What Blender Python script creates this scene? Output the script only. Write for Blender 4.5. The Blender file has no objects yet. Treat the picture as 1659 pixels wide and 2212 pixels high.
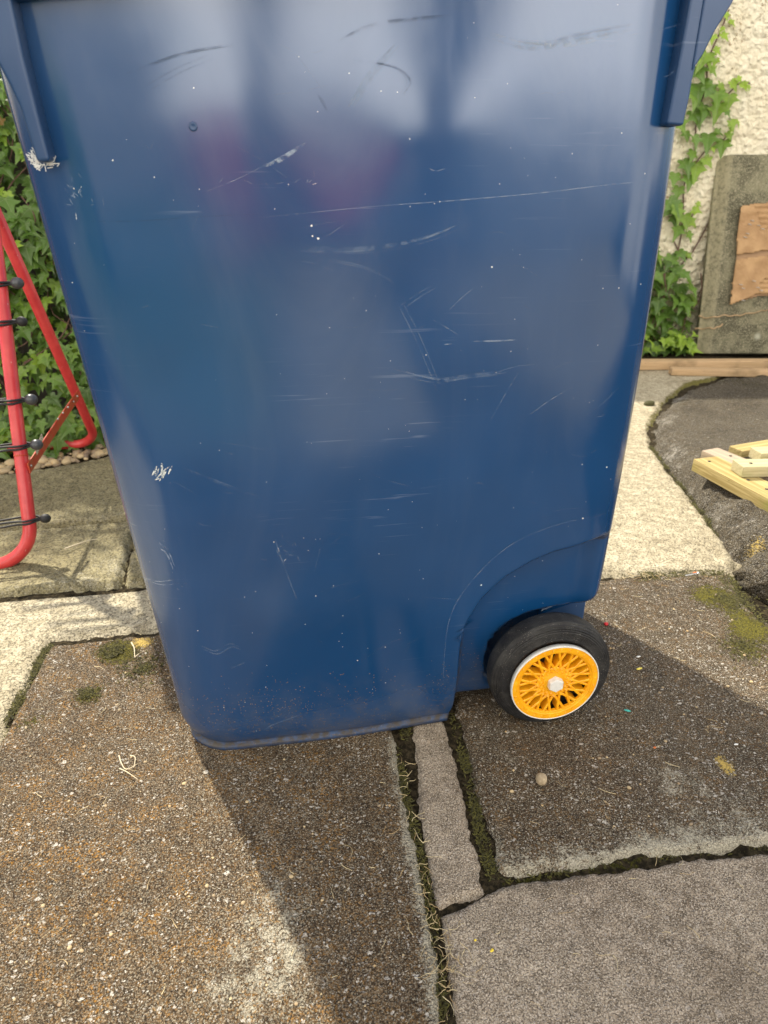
import bpy, bmesh, math, random
import numpy as np
from mathutils import Vector, Matrix
random.seed(7); RNG = np.random.default_rng(11)
S = bpy.context.scene; COL = S.collection
rad = math.radians

# ------------------------------------------------------------------ camera
PITCH, YAW, CAMZ = 25.9, 8.66, 0.79
cd = bpy.data.cameras.new('camera'); cam = bpy.data.objects.new('camera', cd); COL.objects.link(cam)
cd.sensor_fit = 'VERTICAL'; cd.sensor_height = 36; cd.sensor_width = 27; cd.lens = 24
cd.clip_start = 0.02; cd.clip_end = 500
cam.location = (0, 0, CAMZ); cam.rotation_euler = (rad(90-PITCH), 0, rad(-YAW))
cd.dof.use_dof = True; cd.dof.focus_distance = 0.98; cd.dof.aperture_fstop = 7.0
S.camera = cam

# ------------------------------------------------------------------ light
CLOUD = 11.0
SUN_EL = 50.0; SUN_V = Vector((-0.49, 0.87, 0)).normalized()
w = bpy.data.worlds.new('World'); S.world = w; w.use_nodes = True
nt = w.node_tree; nt.nodes.clear()
sk = nt.nodes.new('ShaderNodeTexSky'); sk.sky_type = 'NISHITA'; sk.sun_disc = False
sk.sun_elevation = rad(SUN_EL); sk.sun_rotation = math.atan2(SUN_V.x, SUN_V.y)
sk.air_density = 1.0; sk.dust_density = 1.5; sk.ozone_density = 1.0
bg = nt.nodes.new('ShaderNodeBackground'); bg.inputs[1].default_value = 0.15
wo = nt.nodes.new('ShaderNodeOutputWorld')
# broken white cloud over the clear sky, thickest on the side away from the sun
def wn(k, **kw):
    n_ = nt.nodes.new(k)
    for a_, b_ in kw.items(): setattr(n_, a_, b_)
    return n_
tc = wn('ShaderNodeTexCoord'); sx = wn('ShaderNodeSeparateXYZ'); nt.links.new(tc.outputs['Generated'], sx.inputs[0])
cn = wn('ShaderNodeTexNoise'); cn.inputs['Scale'].default_value = 2.6; cn.inputs['Detail'].default_value = 6; nt.links.new(tc.outputs['Generated'], cn.inputs['Vector'])
side_ = wn('ShaderNodeMapRange'); nt.links.new(sx.outputs[1], side_.inputs[0]); side_.inputs[1].default_value = .5; side_.inputs[2].default_value = -.7; side_.inputs[3].default_value = -.12; side_.inputs[4].default_value = .22
ad = wn('ShaderNodeMath', operation='ADD'); nt.links.new(cn.outputs['Fac'], ad.inputs[0]); nt.links.new(side_.outputs[0], ad.inputs[1])
cm = wn('ShaderNodeMapRange', interpolation_type='SMOOTHSTEP'); nt.links.new(ad.outputs[0], cm.inputs[0]); cm.inputs[1].default_value = .42; cm.inputs[2].default_value = .72
mx = wn('ShaderNodeMix', data_type='RGBA'); nt.links.new(cm.outputs[0], mx.inputs['Factor']); nt.links.new(sk.outputs[0], mx.inputs[6]); 
bz = wn('ShaderNodeMapRange', interpolation_type='SMOOTHSTEP'); nt.links.new(sx.outputs[2], bz.inputs[0]); bz.inputs[1].default_value = .55; bz.inputs[2].default_value = .12; bz.inputs[3].default_value = 0; bz.inputs[4].default_value = 1
by = wn('ShaderNodeMapRange', interpolation_type='SMOOTHSTEP'); nt.links.new(sx.outputs[1], by.inputs[0]); by.inputs[1].default_value = -.45; by.inputs[2].default_value = -.85; by.inputs[3].default_value = 0; by.inputs[4].default_value = 1
bm_ = wn('ShaderNodeMath', operation='MULTIPLY'); nt.links.new(bz.outputs[0], bm_.inputs[0]); nt.links.new(by.outputs[0], bm_.inputs[1])
cc = wn('ShaderNodeMix', data_type='RGBA'); nt.links.new(bm_.outputs[0], cc.inputs['Factor']); cc.inputs[6].default_value = (CLOUD, CLOUD*.93, CLOUD*.83, 1); cc.inputs[7].default_value = (CLOUD*2.3, CLOUD*2.25, CLOUD*2.2, 1)
nt.links.new(cc.outputs[2], mx.inputs[7])
nt.links.new(mx.outputs[2], bg.inputs[0]); nt.links.new(bg.outputs[0], wo.inputs[0])
ld = bpy.data.lights.new('sun', 'SUN'); ld.energy = 5.0; ld.angle = rad(1.0); ld.color = (1.0, 0.93, 0.79)
sun = bpy.data.objects.new('sun', ld); COL.objects.link(sun)
sd = Vector((SUN_V.x*math.cos(rad(SUN_EL)), SUN_V.y*math.cos(rad(SUN_EL)), math.sin(rad(SUN_EL))))
sun.rotation_euler = sd.to_track_quat('Z', 'Y').to_euler(); sun.location = (-3, 5, 6)
S.view_settings.view_transform = 'Standard'; S.view_settings.look = 'None'
S.view_settings.exposure = 0.55; S.view_settings.gamma = 1.0

# ------------------------------------------------------------------ survey helpers
F_ = 24/36*2212/ 1.0          # focal length in survey units
_p, _y = rad(PITCH), rad(YAW)
FW = np.array([math.sin(_y)*math.cos(_p), math.cos(_y)*math.cos(_p), -math.sin(_p)])
RT = np.array([math.cos(_y), -math.sin(_y), 0.0]); UP = np.cross(RT, FW)
def sight(u, v):
    return RT*((u-829.5)/F_) - UP*((v-1106)/F_) + FW
def at(u, v, axis, val):
    d = sight(u, v); c = np.array([0, 0, CAMZ]); t = (val-c[axis])/d[axis]
    return c+t*d
def gp(u, v, z=0.0):
    p = at(u, v, 2, z); return (float(p[0]), float(p[1]))
def on_plane(u, v, p0, n):
    d = sight(u, v); c = np.array([0, 0, CAMZ]); t = np.dot(p0-c, n)/np.dot(d, n)
    return c+t*d

# ------------------------------------------------------------------ noise
def _h(ix, iy, s):
    n = (ix.astype(np.int64)*374761393 + iy.astype(np.int64)*668265263 + s*2147483647) & 0xffffffff
    n = ((n ^ (n >> 13))*1274126177) & 0xffffffff
    return ((n ^ (n >> 16)) & 0xffff)/65535.0
def vn(X, Y, sc, s=0):
    x = X*sc+1000.3; y = Y*sc+1000.7; ix = np.floor(x); iy = np.floor(y); fx = x-ix; fy = y-iy
    fx = fx*fx*(3-2*fx); fy = fy*fy*(3-2*fy)
    a = _h(ix, iy, s); b = _h(ix+1, iy, s); c = _h(ix, iy+1, s); d = _h(ix+1, iy+1, s)
    return (a*(1-fx)+b*fx)*(1-fy)+(c*(1-fx)+d*fx)*fy
def fbm(X, Y, sc, s=0, o=4):
    r = 0; a = .5; t = 0
    for i in range(o):
        r = r+a*vn(X, Y, sc*2**i, s+i*17); t += a; a *= .55
    return r/t
def sstep(a, b, x):
    t = np.clip((x-a)/(b-a), 0, 1); return t*t*(3-2*t)
def seg_d(X, Y, pts):
    d = np.full(X.shape, 1e9)
    for (ax, ay), (bx, by) in zip(pts[:-1], pts[1:]):
        dx, dy = bx-ax, by-ay; t = np.clip(((X-ax)*dx+(Y-ay)*dy)/(dx*dx+dy*dy+1e-12), 0, 1)
        d = np.minimum(d, np.hypot(X-ax-t*dx, Y-ay-t*dy))
    return d
def sd_poly(X, Y, poly):
    d = seg_d(X, Y, poly+[poly[0]]); ins = np.zeros(X.shape, bool)
    n = len(poly)
    for i in range(n):
        ax, ay = poly[i]; bx, by = poly[(i+1) % n]
        c = ((ay > Y) != (by > Y)) & (X < (bx-ax)*(Y-ay)/((by-ay)+1e-12)+ax)
        ins ^= c
    return np.where(ins, d, -d)

# ------------------------------------------------------------------ object helpers
def tag(o, label=None, cat=None, group=None, kind=None):
    if label: o['label'] = label
    if cat: o['category'] = cat
    if group: o['group'] = group
    if kind: o['kind'] = kind
    return o
def link(name, me, mat, parent=None, smooth=True):
    if mat is not None:
        for m in (mat if isinstance(mat, (list, tuple)) else [mat]): me.materials.append(m)
    if smooth: me.polygons.foreach_set('use_smooth', [True]*len(me.polygons))
    o = bpy.data.objects.new(name, me); COL.objects.link(o)
    if parent is not None: o.parent = parent
    return o
def mesh_np(name, V, Fc, mat, parent=None, smooth=True, attrs=None, midx=None, origin=None):
    V = np.asarray(V, float)
    if origin is not None: V = V-np.asarray(origin)
    me = bpy.data.meshes.new(name)
    me.from_pydata(V.tolist() if len(V) < 3000 else V.tolist(), [], [tuple(f) for f in (Fc.tolist() if hasattr(Fc, 'tolist') else Fc)])
    if attrs:
        for k, a in attrs.items():
            at_ = me.attributes.new(k, 'FLOAT', 'POINT'); at_.data.foreach_set('value', np.asarray(a, np.float32).ravel())
    if midx is not None: me.polygons.foreach_set('material_index', np.asarray(midx, np.int32))
    me.update()
    o = link(name, me, mat, parent, smooth)
    if origin is not None: o.location = origin
    return o
def empty(name, loc, label, cat, group=None):
    o = bpy.data.objects.new(name, None); o.empty_display_size = .05; COL.objects.link(o); o.location = loc
    tag(o, label, cat, group); return o
def child(o, root):          # parent keeping the world position (roots carry no rotation)
    o.parent = root; o.location = Vector(o.location)-Vector(root.location); return o
def grid_faces(nu, nv, wrap=False, off=0):
    i = np.arange(nv-1)[:, None]; j = np.arange(nu if wrap else nu-1)[None]
    a = i*nu+j; b = i*nu+(j+1) % nu; c = (i+1)*nu+(j+1) % nu; d = (i+1)*nu+j
    return np.stack([a, b, c, d], -1).reshape(-1, 4)+off
class MB:
    def __init__(s): s.v = []; s.f = []; s.m = []; s.n = 0
    def add(s, V, Fs, mi=0):
        V = np.asarray(V, float).reshape(-1, 3)
        s.v.append(V); s.f += [tuple(int(i)+s.n for i in f) for f in Fs]; s.m += [mi]*len(Fs); s.n += len(V)
    def tube(s, pts, r, seg=12, cap=True, mi=0):
        P = [Vector(p) for p in pts]; rr = r if hasattr(r, '__len__') else [r]*len(P)
        t0 = (P[1]-P[0]).normalized(); a = Vector((0, 0, 1)) if abs(t0.z) < .9 else Vector((1, 0, 0))
        nrm = t0.cross(a).normalized(); V = []
        for i, p in enumerate(P):
            t = ((P[min(i+1, len(P)-1)]-P[max(i-1, 0)])).normalized()
            nrm = (nrm-t*nrm.dot(t)).normalized(); b = t.cross(nrm)
            for k in range(seg):
                an = 2*math.pi*k/seg; V.append(p+(nrm*math.cos(an)+b*math.sin(an))*rr[i])
        Fs = [tuple(f) for f in grid_faces(seg, len(P), True).tolist()]
        if cap: Fs += [tuple(range(seg))[::-1], tuple(range((len(P)-1)*seg, len(P)*seg))]
        s.add([tuple(v) for v in V], Fs, mi)
    def box(s, c, half, M=None, mi=0):
        V = [Vector((x*half[0], y*half[1], z*half[2])) for x in (-1, 1) for y in (-1, 1) for z in (-1, 1)]
        if M is not None: V = [M @ v for v in V]
        V = [tuple(v+Vector(c)) for v in V]
        s.add(V, [(0, 1, 3, 2), (4, 6, 7, 5), (0, 4, 5, 1), (2, 3, 7, 6), (0, 2, 6, 4), (1, 5, 7, 3)], mi)
    def build(s, name, mat, parent=None, smooth=True, bevel=0, origin=None, seg=2):
        V = np.concatenate(s.v)
        o = mesh_np(name, V, s.f, mat, parent, smooth, midx=s.m, origin=origin)
        if bevel:
            m = o.modifiers.new('b', 'BEVEL'); m.width = bevel; m.segments = seg; m.limit_method = 'ANGLE'; m.angle_limit = rad(40)
            o.modifiers.new('w', 'WEIGHTED_NORMAL')
        return o
def smooth_path(pts, n=8):
    P = [np.array(p, float) for p in pts]; P = [2*P[0]-P[1]]+P+[2*P[-1]-P[-2]]; out = []
    for i in range(1, len(P)-2):
        for k in range(n):
            t = k/n; a, b, c, d = P[i-1], P[i], P[i+1], P[i+2]
            out.append(.5*((2*b)+(c-a)*t+(2*a-5*b+4*c-d)*t*t+(3*b-a-3*c+d)*t**3))
    out.append(P[-2]); return out
def round_path(pts, r, n=8):            # polyline with filleted corners
    P = [Vector(p) for p in pts]; out = [P[0]]
    for i in range(1, len(P)-1):
        a = (P[i-1]-P[i]).normalized(); b = (P[i+1]-P[i]).normalized(); ang = a.angle(b)
        d = r/math.tan(ang/2); c = P[i]+(a+b).normalized()*(r/math.sin(ang/2))
        s0 = P[i]+a*d-c; s1 = P[i]+b*d-c; th = s0.angle(s1)
        for k in range(n+1):
            t = k/n; out.append(c+(s0*math.sin((1-t)*th)+s1*math.sin(t*th))/math.sin(th))
    out.append(P[-1]); return [tuple(p) for p in out]
def prism(name, poly, y0, y1, mat, parent=None, bevel=0.0, lean=0.0):
    """outline in x,z, thickness in y; lean shifts y with height"""
    mb = MB(); n = len(poly)
    V = [(x, y0+lean*z, z) for x, z in poly]+[(x, y1+lean*z, z) for x, z in poly]
    Fs = [tuple(range(n)), tuple(range(n, 2*n))[::-1]]+[(i, n+i, n+(i+1) % n, (i+1) % n) for i in range(n)]
    mb.add(V, Fs); o = mb.build(name, mat, parent, smooth=False, bevel=bevel)
    bm = bmesh.new(); bm.from_mesh(o.data); bmesh.ops.recalc_face_normals(bm, faces=bm.faces); bm.to_mesh(o.data); bm.free()
    return o
def lathe(prof, cx, cz, seg=96, closed=False):
    """profile of (radius, y) turned about the y axis"""
    th = np.linspace(0, 2*np.pi, seg, endpoint=False); V = []
    for r, y in prof: V.append(np.stack([cx+r*np.cos(th), np.full(seg, y), cz+r*np.sin(th)], -1))
    return np.concatenate(V), grid_faces(seg, len(prof), True)

# ------------------------------------------------------------------ materials
class NT:
    def __init__(s, name):
        m = bpy.data.materials.new(name); m.use_nodes = True; s.m = m; s.t = m.node_tree; s.t.nodes.clear()
        s.out = s.N('ShaderNodeOutputMaterial'); s.b = s.N('ShaderNodeBsdfPrincipled'); s.L(s.b.outputs[0], s.out.inputs[0])
        s.co = s.N('ShaderNodeTexCoord').outputs['Object']
    def N(s, k): return s.t.nodes.new(k)
    def L(s, a, b): s.t.links.new(a, b)
    def set(s, sock, v):
        if hasattr(v, 'is_output') or isinstance(v, bpy.types.NodeSocket): s.L(v, sock)
        else:
            if isinstance(v, tuple) and len(v) == 3 and sock.type == 'RGBA': v = v+(1,)
            sock.default_value = v
    def noise(s, sc, det=4, rough=.6, vec=None, dist=0, dim='3D'):
        n = s.N('ShaderNodeTexNoise'); n.inputs['Scale'].default_value = sc; n.inputs['Detail'].default_value = det
        n.inputs['Roughness'].default_value = rough; n.inputs['Distortion'].default_value = dist
        s.L(vec or s.co, n.inputs['Vector']); return n.outputs['Fac']
    def vor(s, sc, vec=None, feat='F1', out='Distance', rnd=1.0):
        n = s.N('ShaderNodeTexVoronoi'); n.feature = feat; n.inputs['Scale'].default_value = sc; n.inputs['Randomness'].default_value = rnd
        s.L(vec or s.co, n.inputs['Vector']); return n.outputs[out] if out else n
    def math(s, op, a, b=0.0, c=None, clamp=False):
        n = s.N('ShaderNodeMath'); n.operation = op; n.use_clamp = clamp
        s.set(n.inputs[0], a); s.set(n.inputs[1], b)
        if c is not None: s.set(n.inputs[2], c)
        return n.outputs[0]
    def ramp(s, x, a, b, va=0.0, vb=1.0, smooth=True):
        n = s.N('ShaderNodeMapRange'); n.interpolation_type = 'SMOOTHSTEP' if smooth else 'LINEAR'
        s.set(n.inputs[0], x); s.set(n.inputs[1], a); s.set(n.inputs[2], b); n.inputs[3].default_value = va; n.inputs[4].default_value = vb
        return n.outputs[0]
    def mix(s, f, a, b, mode='MIX'):
        n = s.N('ShaderNodeMix'); n.data_type = 'RGBA'; n.blend_type = mode
        s.set(n.inputs['Factor'], f)
        s.set(n.inputs[6], a); s.set(n.inputs[7], b)
        return n.outputs[2]
    def attr(s, k):
        n = s.N('ShaderNodeAttribute'); n.attribute_name = k; return n.outputs['Fac']
    def warp(s, sc, amt, vec=None, det=2):
        n = s.N('ShaderNodeTexNoise'); n.inputs['Scale'].default_value = sc; n.inputs['Detail'].default_value = det
        s.L(vec or s.co, n.inputs['Vector'])
        a = s.N('ShaderNodeVectorMath'); a.operation = 'MULTIPLY_ADD'; s.L(n.outputs['Color'], a.inputs[0])
        a.inputs[1].default_value = (amt,)*3; s.L(vec or s.co, a.inputs[2]); return a.outputs[0]
    def scale(s, v3, vec=None, rot=None):
        n = s.N('ShaderNodeMapping'); n.inputs['Scale'].default_value = v3
        if rot: n.inputs['Rotation'].default_value = rot
        s.L(vec or s.co, n.inputs['Vector']); return n.outputs[0]
    def bump(s, h, strength=1.0, dist=.001, prev=None):
        n = s.N('ShaderNodeBump'); n.inputs['Strength'].default_value = strength; n.inputs['Distance'].default_value = dist
        s.L(h, n.inputs['Height'])
        if prev: s.L(prev, n.inputs['Normal'])
        return n.outputs[0]
    def fin(s, col=None, rough=None, nrm=None, spec=None, metal=None):
        if col is not None: s.set(s.b.inputs['Base Color'], col)
        if rough is not None: s.set(s.b.inputs['Roughness'], rough)
        if nrm is not None: s.L(nrm, s.b.inputs['Normal'])
        if spec is not None: s.set(s.b.inputs['Specular IOR Level'], spec)
        if metal is not None: s.set(s.b.inputs['Metallic'], metal)
        return s.m

def m_paving(name, c0, c1, c2, chip=.4, rust=1.0, fine=.5, palecol=(.50, .46, .35), chipc=(.62, .58, .50), bumpd=.0016, grain=330, pitm=.75):
    """worn concrete paving: grains, exposed white aggregate, lichen crust, moss and rust-coloured lichen"""
    k = NT(name)
    wv = k.warp(90, .006)
    big = k.noise(7, 5); mid = k.noise(45, 4); fin = k.noise(420, 3, .7)
    g = k.vor(grain, wv); g2 = k.vor(grain*2.3)
    c = k.mix(k.ramp(mid, .35, .68), c0, c1)
    c = k.mix(k.math('MULTIPLY', k.ramp(fin, .45, .75), k.ramp(big, .3, .7)), c, c2)
    pit = k.ramp(g, .42, .85)
    c = k.mix(k.math('MULTIPLY', pit, pitm), c, tuple(x*.28 for x in c0))
    c = k.mix(k.math('MULTIPLY', k.ramp(k.noise(560, 2), .53, .62), fine), c, palecol)
    # rust lichen
    r = k.math('MULTIPLY', k.ramp(k.noise(22, 5, .75), .42, .62, 0, 1), k.ramp(k.noise(260, 4, .75), .50, .60))
    r = k.math('MULTIPLY', r, k.math('MULTIPLY', k.attr('rust'), rust))
    c = k.mix(k.math('MULTIPLY', r, .85), c, (.33, .160, .024))
    # aggregate chips
    hgt = k.math('MULTIPLY', pit, -1.0)
    for sc, keep, rr in ((75, .11, .26), (135, .30, .32), (260, .44, .36)):
        v = k.N('ShaderNodeTexVoronoi'); v.inputs['Scale'].default_value = sc; k.L(k.scale((1, 1.25, 1), k.warp(160, .008)), v.inputs['Vector'])
        sep = k.N('ShaderNodeSeparateColor'); k.L(v.outputs['Color'], sep.inputs[0])
        on = k.ramp(sep.outputs[0], keep*chip*1.6, keep*chip*1.6-.02)
        lim = k.math('MULTIPLY_ADD', sep.outputs[1], rr*.7, rr*.35)
        m = k.math('MULTIPLY', k.math('MULTIPLY', k.math('LESS_THAN', v.outputs['Distance'], lim), on), k.ramp(k.math('ADD', k.math('MULTIPLY', k.noise(9, 4), .9), k.math('MULTIPLY', sep.outputs[1], .25)), .42, .62, .12, 1))
        tone = k.mix(k.math('MULTIPLY', sep.outputs[2], .65), chipc, (.24, .20, .17))
        c = k.mix(k.math('MULTIPLY', m, .92), c, tone); hgt = k.math('ADD', hgt, k.math('MULTIPLY', m, .5))
    c = k.mix(k.math('MULTIPLY', k.ramp(k.noise(4.2, 6, .65), .46, .66), .42), c, k.mix(1.0, c, (.50, .46, .40), 'MULTIPLY'))
    # pale lichen crust / wear
    pa = k.math('ADD', k.math('MULTIPLY', k.attr('pale'), .66), k.math('ADD', k.math('MULTIPLY', k.math('SUBTRACT', k.noise(300, 6, .9), .5), 2.6), k.math('MULTIPLY', k.math('SUBTRACT', k.noise(38, 5, .7), .5), 1.2)))
    pm = k.ramp(pa, .50, .62)
    c = k.mix(k.math('MULTIPLY', pm, .85), c, k.mix(k.ramp(k.noise(500, 2), .4, .6), palecol, tuple(x*.62 for x in palecol)))
    ye = k.math('ADD', k.math('MULTIPLY', k.attr('yellow'), .7), k.math('MULTIPLY', k.math('SUBTRACT', k.noise(220, 6, .85), .5), 2.2))
    c = k.mix(k.ramp(ye, .5, .6), c, (.48, .34, .09))
    mo = k.math('ADD', k.attr('moss'), k.math('MULTIPLY', k.math('SUBTRACT', k.noise(150, 5, .8), .5), 1.4))
    mm = k.ramp(mo, .5, .62)
    c = k.mix(k.math('MULTIPLY', mm, .9), c, k.mix(k.ramp(k.noise(340, 2), .35, .65), (.055, .050, .006), (.17, .15, .012)))
    hgt = k.math('ADD', hgt, k.math('MULTIPLY', mm, k.math('MULTIPLY', k.noise(500, 3), 2.2)))
    hgt = k.math('ADD', hgt, k.math('MULTIPLY', fin, .8))
    n = k.bump(hgt, .9, bumpd); n = k.bump(k.math('MULTIPLY', g2, -1), .5, bumpd*.6, n)
    return k.fin(c, k.ramp(fin, .3, .7, .75, .95), n, .25)

M = {}
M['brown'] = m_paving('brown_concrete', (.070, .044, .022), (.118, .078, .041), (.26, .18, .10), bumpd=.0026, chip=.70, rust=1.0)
M['dark'] = m_paving('dark_brown_concrete', (.052, .034, .018), (.090, .061, .034), (.18, .13, .08), chip=.75, rust=.6)  # darker brown mix for the slab under the wheel
M['pink'] = m_paving('pinkish_concrete', (.200, .156, .108), (.360, .290, .210), (.68, .59, .44), chip=.42, rust=.0, fine=.95, palecol=(.56, .48, .38), chipc=(.52, .45, .36), bumpd=.0014, grain=470, pitm=.62)
M['cream'] = m_paving('cream_concrete', (.29, .245, .155), (.53, .465, .325), (.66, .59, .43), chip=.25, rust=.0, fine=.6, palecol=(.68, .60, .42), chipc=(.60, .52, .36), bumpd=.0018, grain=210)
M['mossy'] = m_paving('mossy_concrete', (.165, .138, .066), (.275, .235, .120), (.42, .36, .20), chip=.0, rust=.0, fine=.5, palecol=(.46, .42, .30), bumpd=.0014, grain=170)
M['raised'] = m_paving('dark_raised_concrete', (.040, .030, .015), (.072, .054, .028), (.14, .112, .065), chip=.15, rust=.15, palecol=(.44, .41, .35), bumpd=.003, grain=180)

k = NT('joint_soil')
c = k.mix(k.ramp(k.noise(120, 4), .4, .62), (.020, .016, .009), (.065, .050, .028))
mo = k.ramp(k.math('ADD', k.attr('moss'), k.math('MULTIPLY', k.math('SUBTRACT', k.noise(110, 4), .5), 1.6)), .42, .6)
c = k.mix(mo, c, k.mix(k.ramp(k.noise(400, 2), .4, .6), (.030, .029, .007), (.075, .068, .013)))
M['soil'] = k.fin(c, .95, k.bump(k.noise(260, 5, .75), 1, .006), .1)
k = NT('dark_earth')
c = k.mix(k.ramp(k.noise(60, 5), .4, .65), (.018, .013, .010), (.075, .055, .046))
M['earth'] = k.fin(c, .95, k.bump(k.noise(110, 5, .75), 1, .012), .1)

# bin plastic
def m_plastic(name, base, dirt=True, rough0=.11, rough1=.20, spec=1.0):
    k = NT(name)
    c = k.mix(k.ramp(k.noise(2.5, 3), .35, .7), base, tuple(min(1, x*1.22+.004) for x in base))
    # dusty veil and smears
    sm = k.noise(3.2, 6, .65, k.scale((1, 1, .35)), 1.2)
    veil = k.math('MULTIPLY', k.ramp(sm, .45, .8), .10)
    c = k.mix(veil, c, (.30, .33, .38))
    # hairline rubbing: very stretched noise in two directions
    for sx, sz, rt in ((6, 240, .35), (5, 300, -.22), (8, 200, .12)):
        h = k.noise(1.0, 3, .6, k.scale((sx, sx, sz), rot=(0, rt, 0)))
        ar = k.ramp(k.noise(4.5, 2, .5, k.scale((1, 1, 1), rot=(rt, 0, rt*3))), .56, .70)
        c = k.mix(k.math('MULTIPLY', k.math('MULTIPLY', k.ramp(h, .63, .72), ar), .16), c, (.42, .48, .58))
    for sc, keep, r in ((42, .20, .055), (95, .16, .075), (190, .05, .11)):
        v = k.N('ShaderNodeTexVoronoi'); v.inputs['Scale'].default_value = sc; k.L(k.warp(300, .002), v.inputs['Vector'])
        sep = k.N('ShaderNodeSeparateColor'); k.L(v.outputs['Color'], sep.inputs[0])
        m = k.math('MULTIPLY', k.math('LESS_THAN', v.outputs['Distance'], k.math('MULTIPLY', sep.outputs[1], r)), k.math('LESS_THAN', sep.outputs[0], keep))
        c = k.mix(m, c, (.75, .76, .72))
    if dirt:
        z = k.N('ShaderNodeSeparateXYZ'); k.L(k.co, z.inputs[0]); z = z.outputs[2]
        low = k.ramp(z, .16, .0)
        ds = k.math('MULTIPLY', low, k.math('ADD', .30, k.math('MULTIPLY', k.math('SUBTRACT', k.noise(14, 4), .5), 1.6)))
        v = k.N('ShaderNodeTexVoronoi'); v.inputs['Scale'].default_value = 460; k.L(k.warp(500, .002), v.inputs['Vector'])
        sep = k.N('ShaderNodeSeparateColor'); k.L(v.outputs['Color'], sep.inputs[0])
        m = k.math('MULTIPLY', k.math('LESS_THAN', v.outputs['Distance'], .38), k.math('LESS_THAN', sep.outputs[0], k.math('MULTIPLY', ds, .85)))
        c = k.mix(k.math('MULTIPLY', low, k.ramp(k.noise(30, 4), .35, .75, .05, .42)), c, (.10, .10, .105))
        c = k.mix(k.math('MULTIPLY', m, .85), c, k.mix(sep.outputs[1], (.22, .155, .105), (.07, .055, .045)))
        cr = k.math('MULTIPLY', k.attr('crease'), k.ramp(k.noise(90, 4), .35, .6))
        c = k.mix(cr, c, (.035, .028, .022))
    ro = k.ramp(k.math('ADD', k.math('MULTIPLY', sm, .6), k.math('MULTIPLY', k.noise(1.2, 3), .4)), .35, .65, rough0, rough1)
    if dirt: ro = k.math('ADD', ro, k.math('MULTIPLY', k.math('ADD', low, k.attr('crease')), .2))
    n = k.bump(k.noise(7, 2), .16, .003)
    return k.fin(c, ro, n, spec)
BLUE = (.002, .040, .126)
M['blue'] = m_plastic('blue_plastic', BLUE)
M['blue2'] = m_plastic('blue_plastic_trim', (.006, .036, .105), False, .26, .42, .5)
def m_mark(name, col, alpha, br=120):
    k = NT(name); tr = k.N('ShaderNodeBsdfTransparent'); mx = k.N('ShaderNodeMixShader')
    f = k.math('MULTIPLY', k.ramp(k.noise(br, 4, .7), .38, .62), alpha)
    k.L(f, mx.inputs[0]); k.L(tr.outputs[0], mx.inputs[1]); k.L(k.b.outputs[0], mx.inputs[2]); k.L(mx.outputs[0], k.out.inputs[0])
    return k.fin(col, .6)
M['scr'] = m_mark('pale_scratch', (.42, .50, .60), .33)
M['scr_soft'] = m_mark('faint_rub_mark', (.28, .36, .48), .17, 60)
M['scr_dark'] = m_mark('dark_scuff', (.02, .045, .09), .17, 60)
M['scr_white'] = m_mark('white_scuff', (.78, .82, .80), .9, 220)

k = NT('tyre_rubber')
c = k.mix(k.ramp(k.noise(35, 5), .35, .7), (.008, .008, .009), (.030, .029, .027))
v = k.vor(420); c = k.mix(k.math('MULTIPLY', k.math('LESS_THAN', v, .16), k.ramp(k.noise(60), .42, .6)), c, (.28, .26, .22))
cr = k.vor(95, k.warp(60, .02), 'DISTANCE_TO_EDGE')
crm = k.math('MULTIPLY', k.math('LESS_THAN', cr, .022), k.ramp(k.noise(14), .50, .58))
c = k.mix(crm, c, (.003, .003, .003))
sp_ = k.N('ShaderNodeSeparateXYZ'); k.L(k.co, sp_.inputs[0])
dx_ = k.math('SUBTRACT', sp_.outputs[0], .3855); dz_ = k.math('SUBTRACT', sp_.outputs[2], .0975)
rr_ = k.math('SQRT', k.math('ADD', k.math('MULTIPLY', dx_, dx_), k.math('MULTIPLY', dz_, dz_)))
gv = k.math('MULTIPLY', k.math('SINE', k.math('MULTIPLY', k.math('ADD', rr_, k.math('MULTIPLY', k.noise(30, 2), .0015)), 1900.0)), k.math('MULTIPLY', k.ramp(rr_, .080, .088), k.ramp(k.noise(12), .35, .6, .2, 1)))
n = k.bump(gv, .8, .0011); n = k.bump(k.noise(380, 4, .7), .75, .0014, n); n = k.bump(k.math('MULTIPLY', crm, -1), .7, .001, n)
M['tyre'] = k.fin(c, k.ramp(k.noise(25), .3, .7, .42, .75), n, .45)
k = NT('yellow_plastic')
c = k.mix(k.ramp(k.noise(70, 3), .4, .7), (.84, .36, .006), (.90, .45, .012))
lay = k.noise(1, 1, .5, k.scale((2, 900, 2)))
M['yellow'] = k.fin(c, .33, k.bump(lay, .15, .0003), .5)
k = NT('white_plastic'); M['white'] = k.fin(k.mix(k.ramp(k.noise(90, 3), .4, .75), (.72, .71, .66), (.60, .59, .54)), .38)
k = NT('black_void'); M['black'] = k.fin((.004, .004, .004), .8)
k = NT('red_powder_coat')
c = k.mix(k.ramp(k.noise(30, 4), .35, .75), (.50, .034, .036), (.60, .055, .052))
c = k.mix(k.ramp(k.noise(160, 4, .7), .68, .74), c, (.62, .50, .42))
M['red'] = k.fin(c, .30, k.bump(k.noise(60, 3), .06, .001), .5)
k = NT('rusty_red_steel')
c = k.mix(k.ramp(k.noise(60, 5), .42, .68), (.46, .045, .020), (.38, .10, .035)); M['rustred'] = k.fin(c, .5)
k = NT('black_elastic'); M['cord'] = k.fin((.012, .012, .013), .6, k.bump(k.noise(900, 2), .4, .0006))
k = NT('grey_ball'); M['ball'] = k.fin((.05, .052, .056), .32)
k = NT('steel'); M['steel'] = k.fin((.55, .54, .52), .32, metal=.9)
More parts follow.
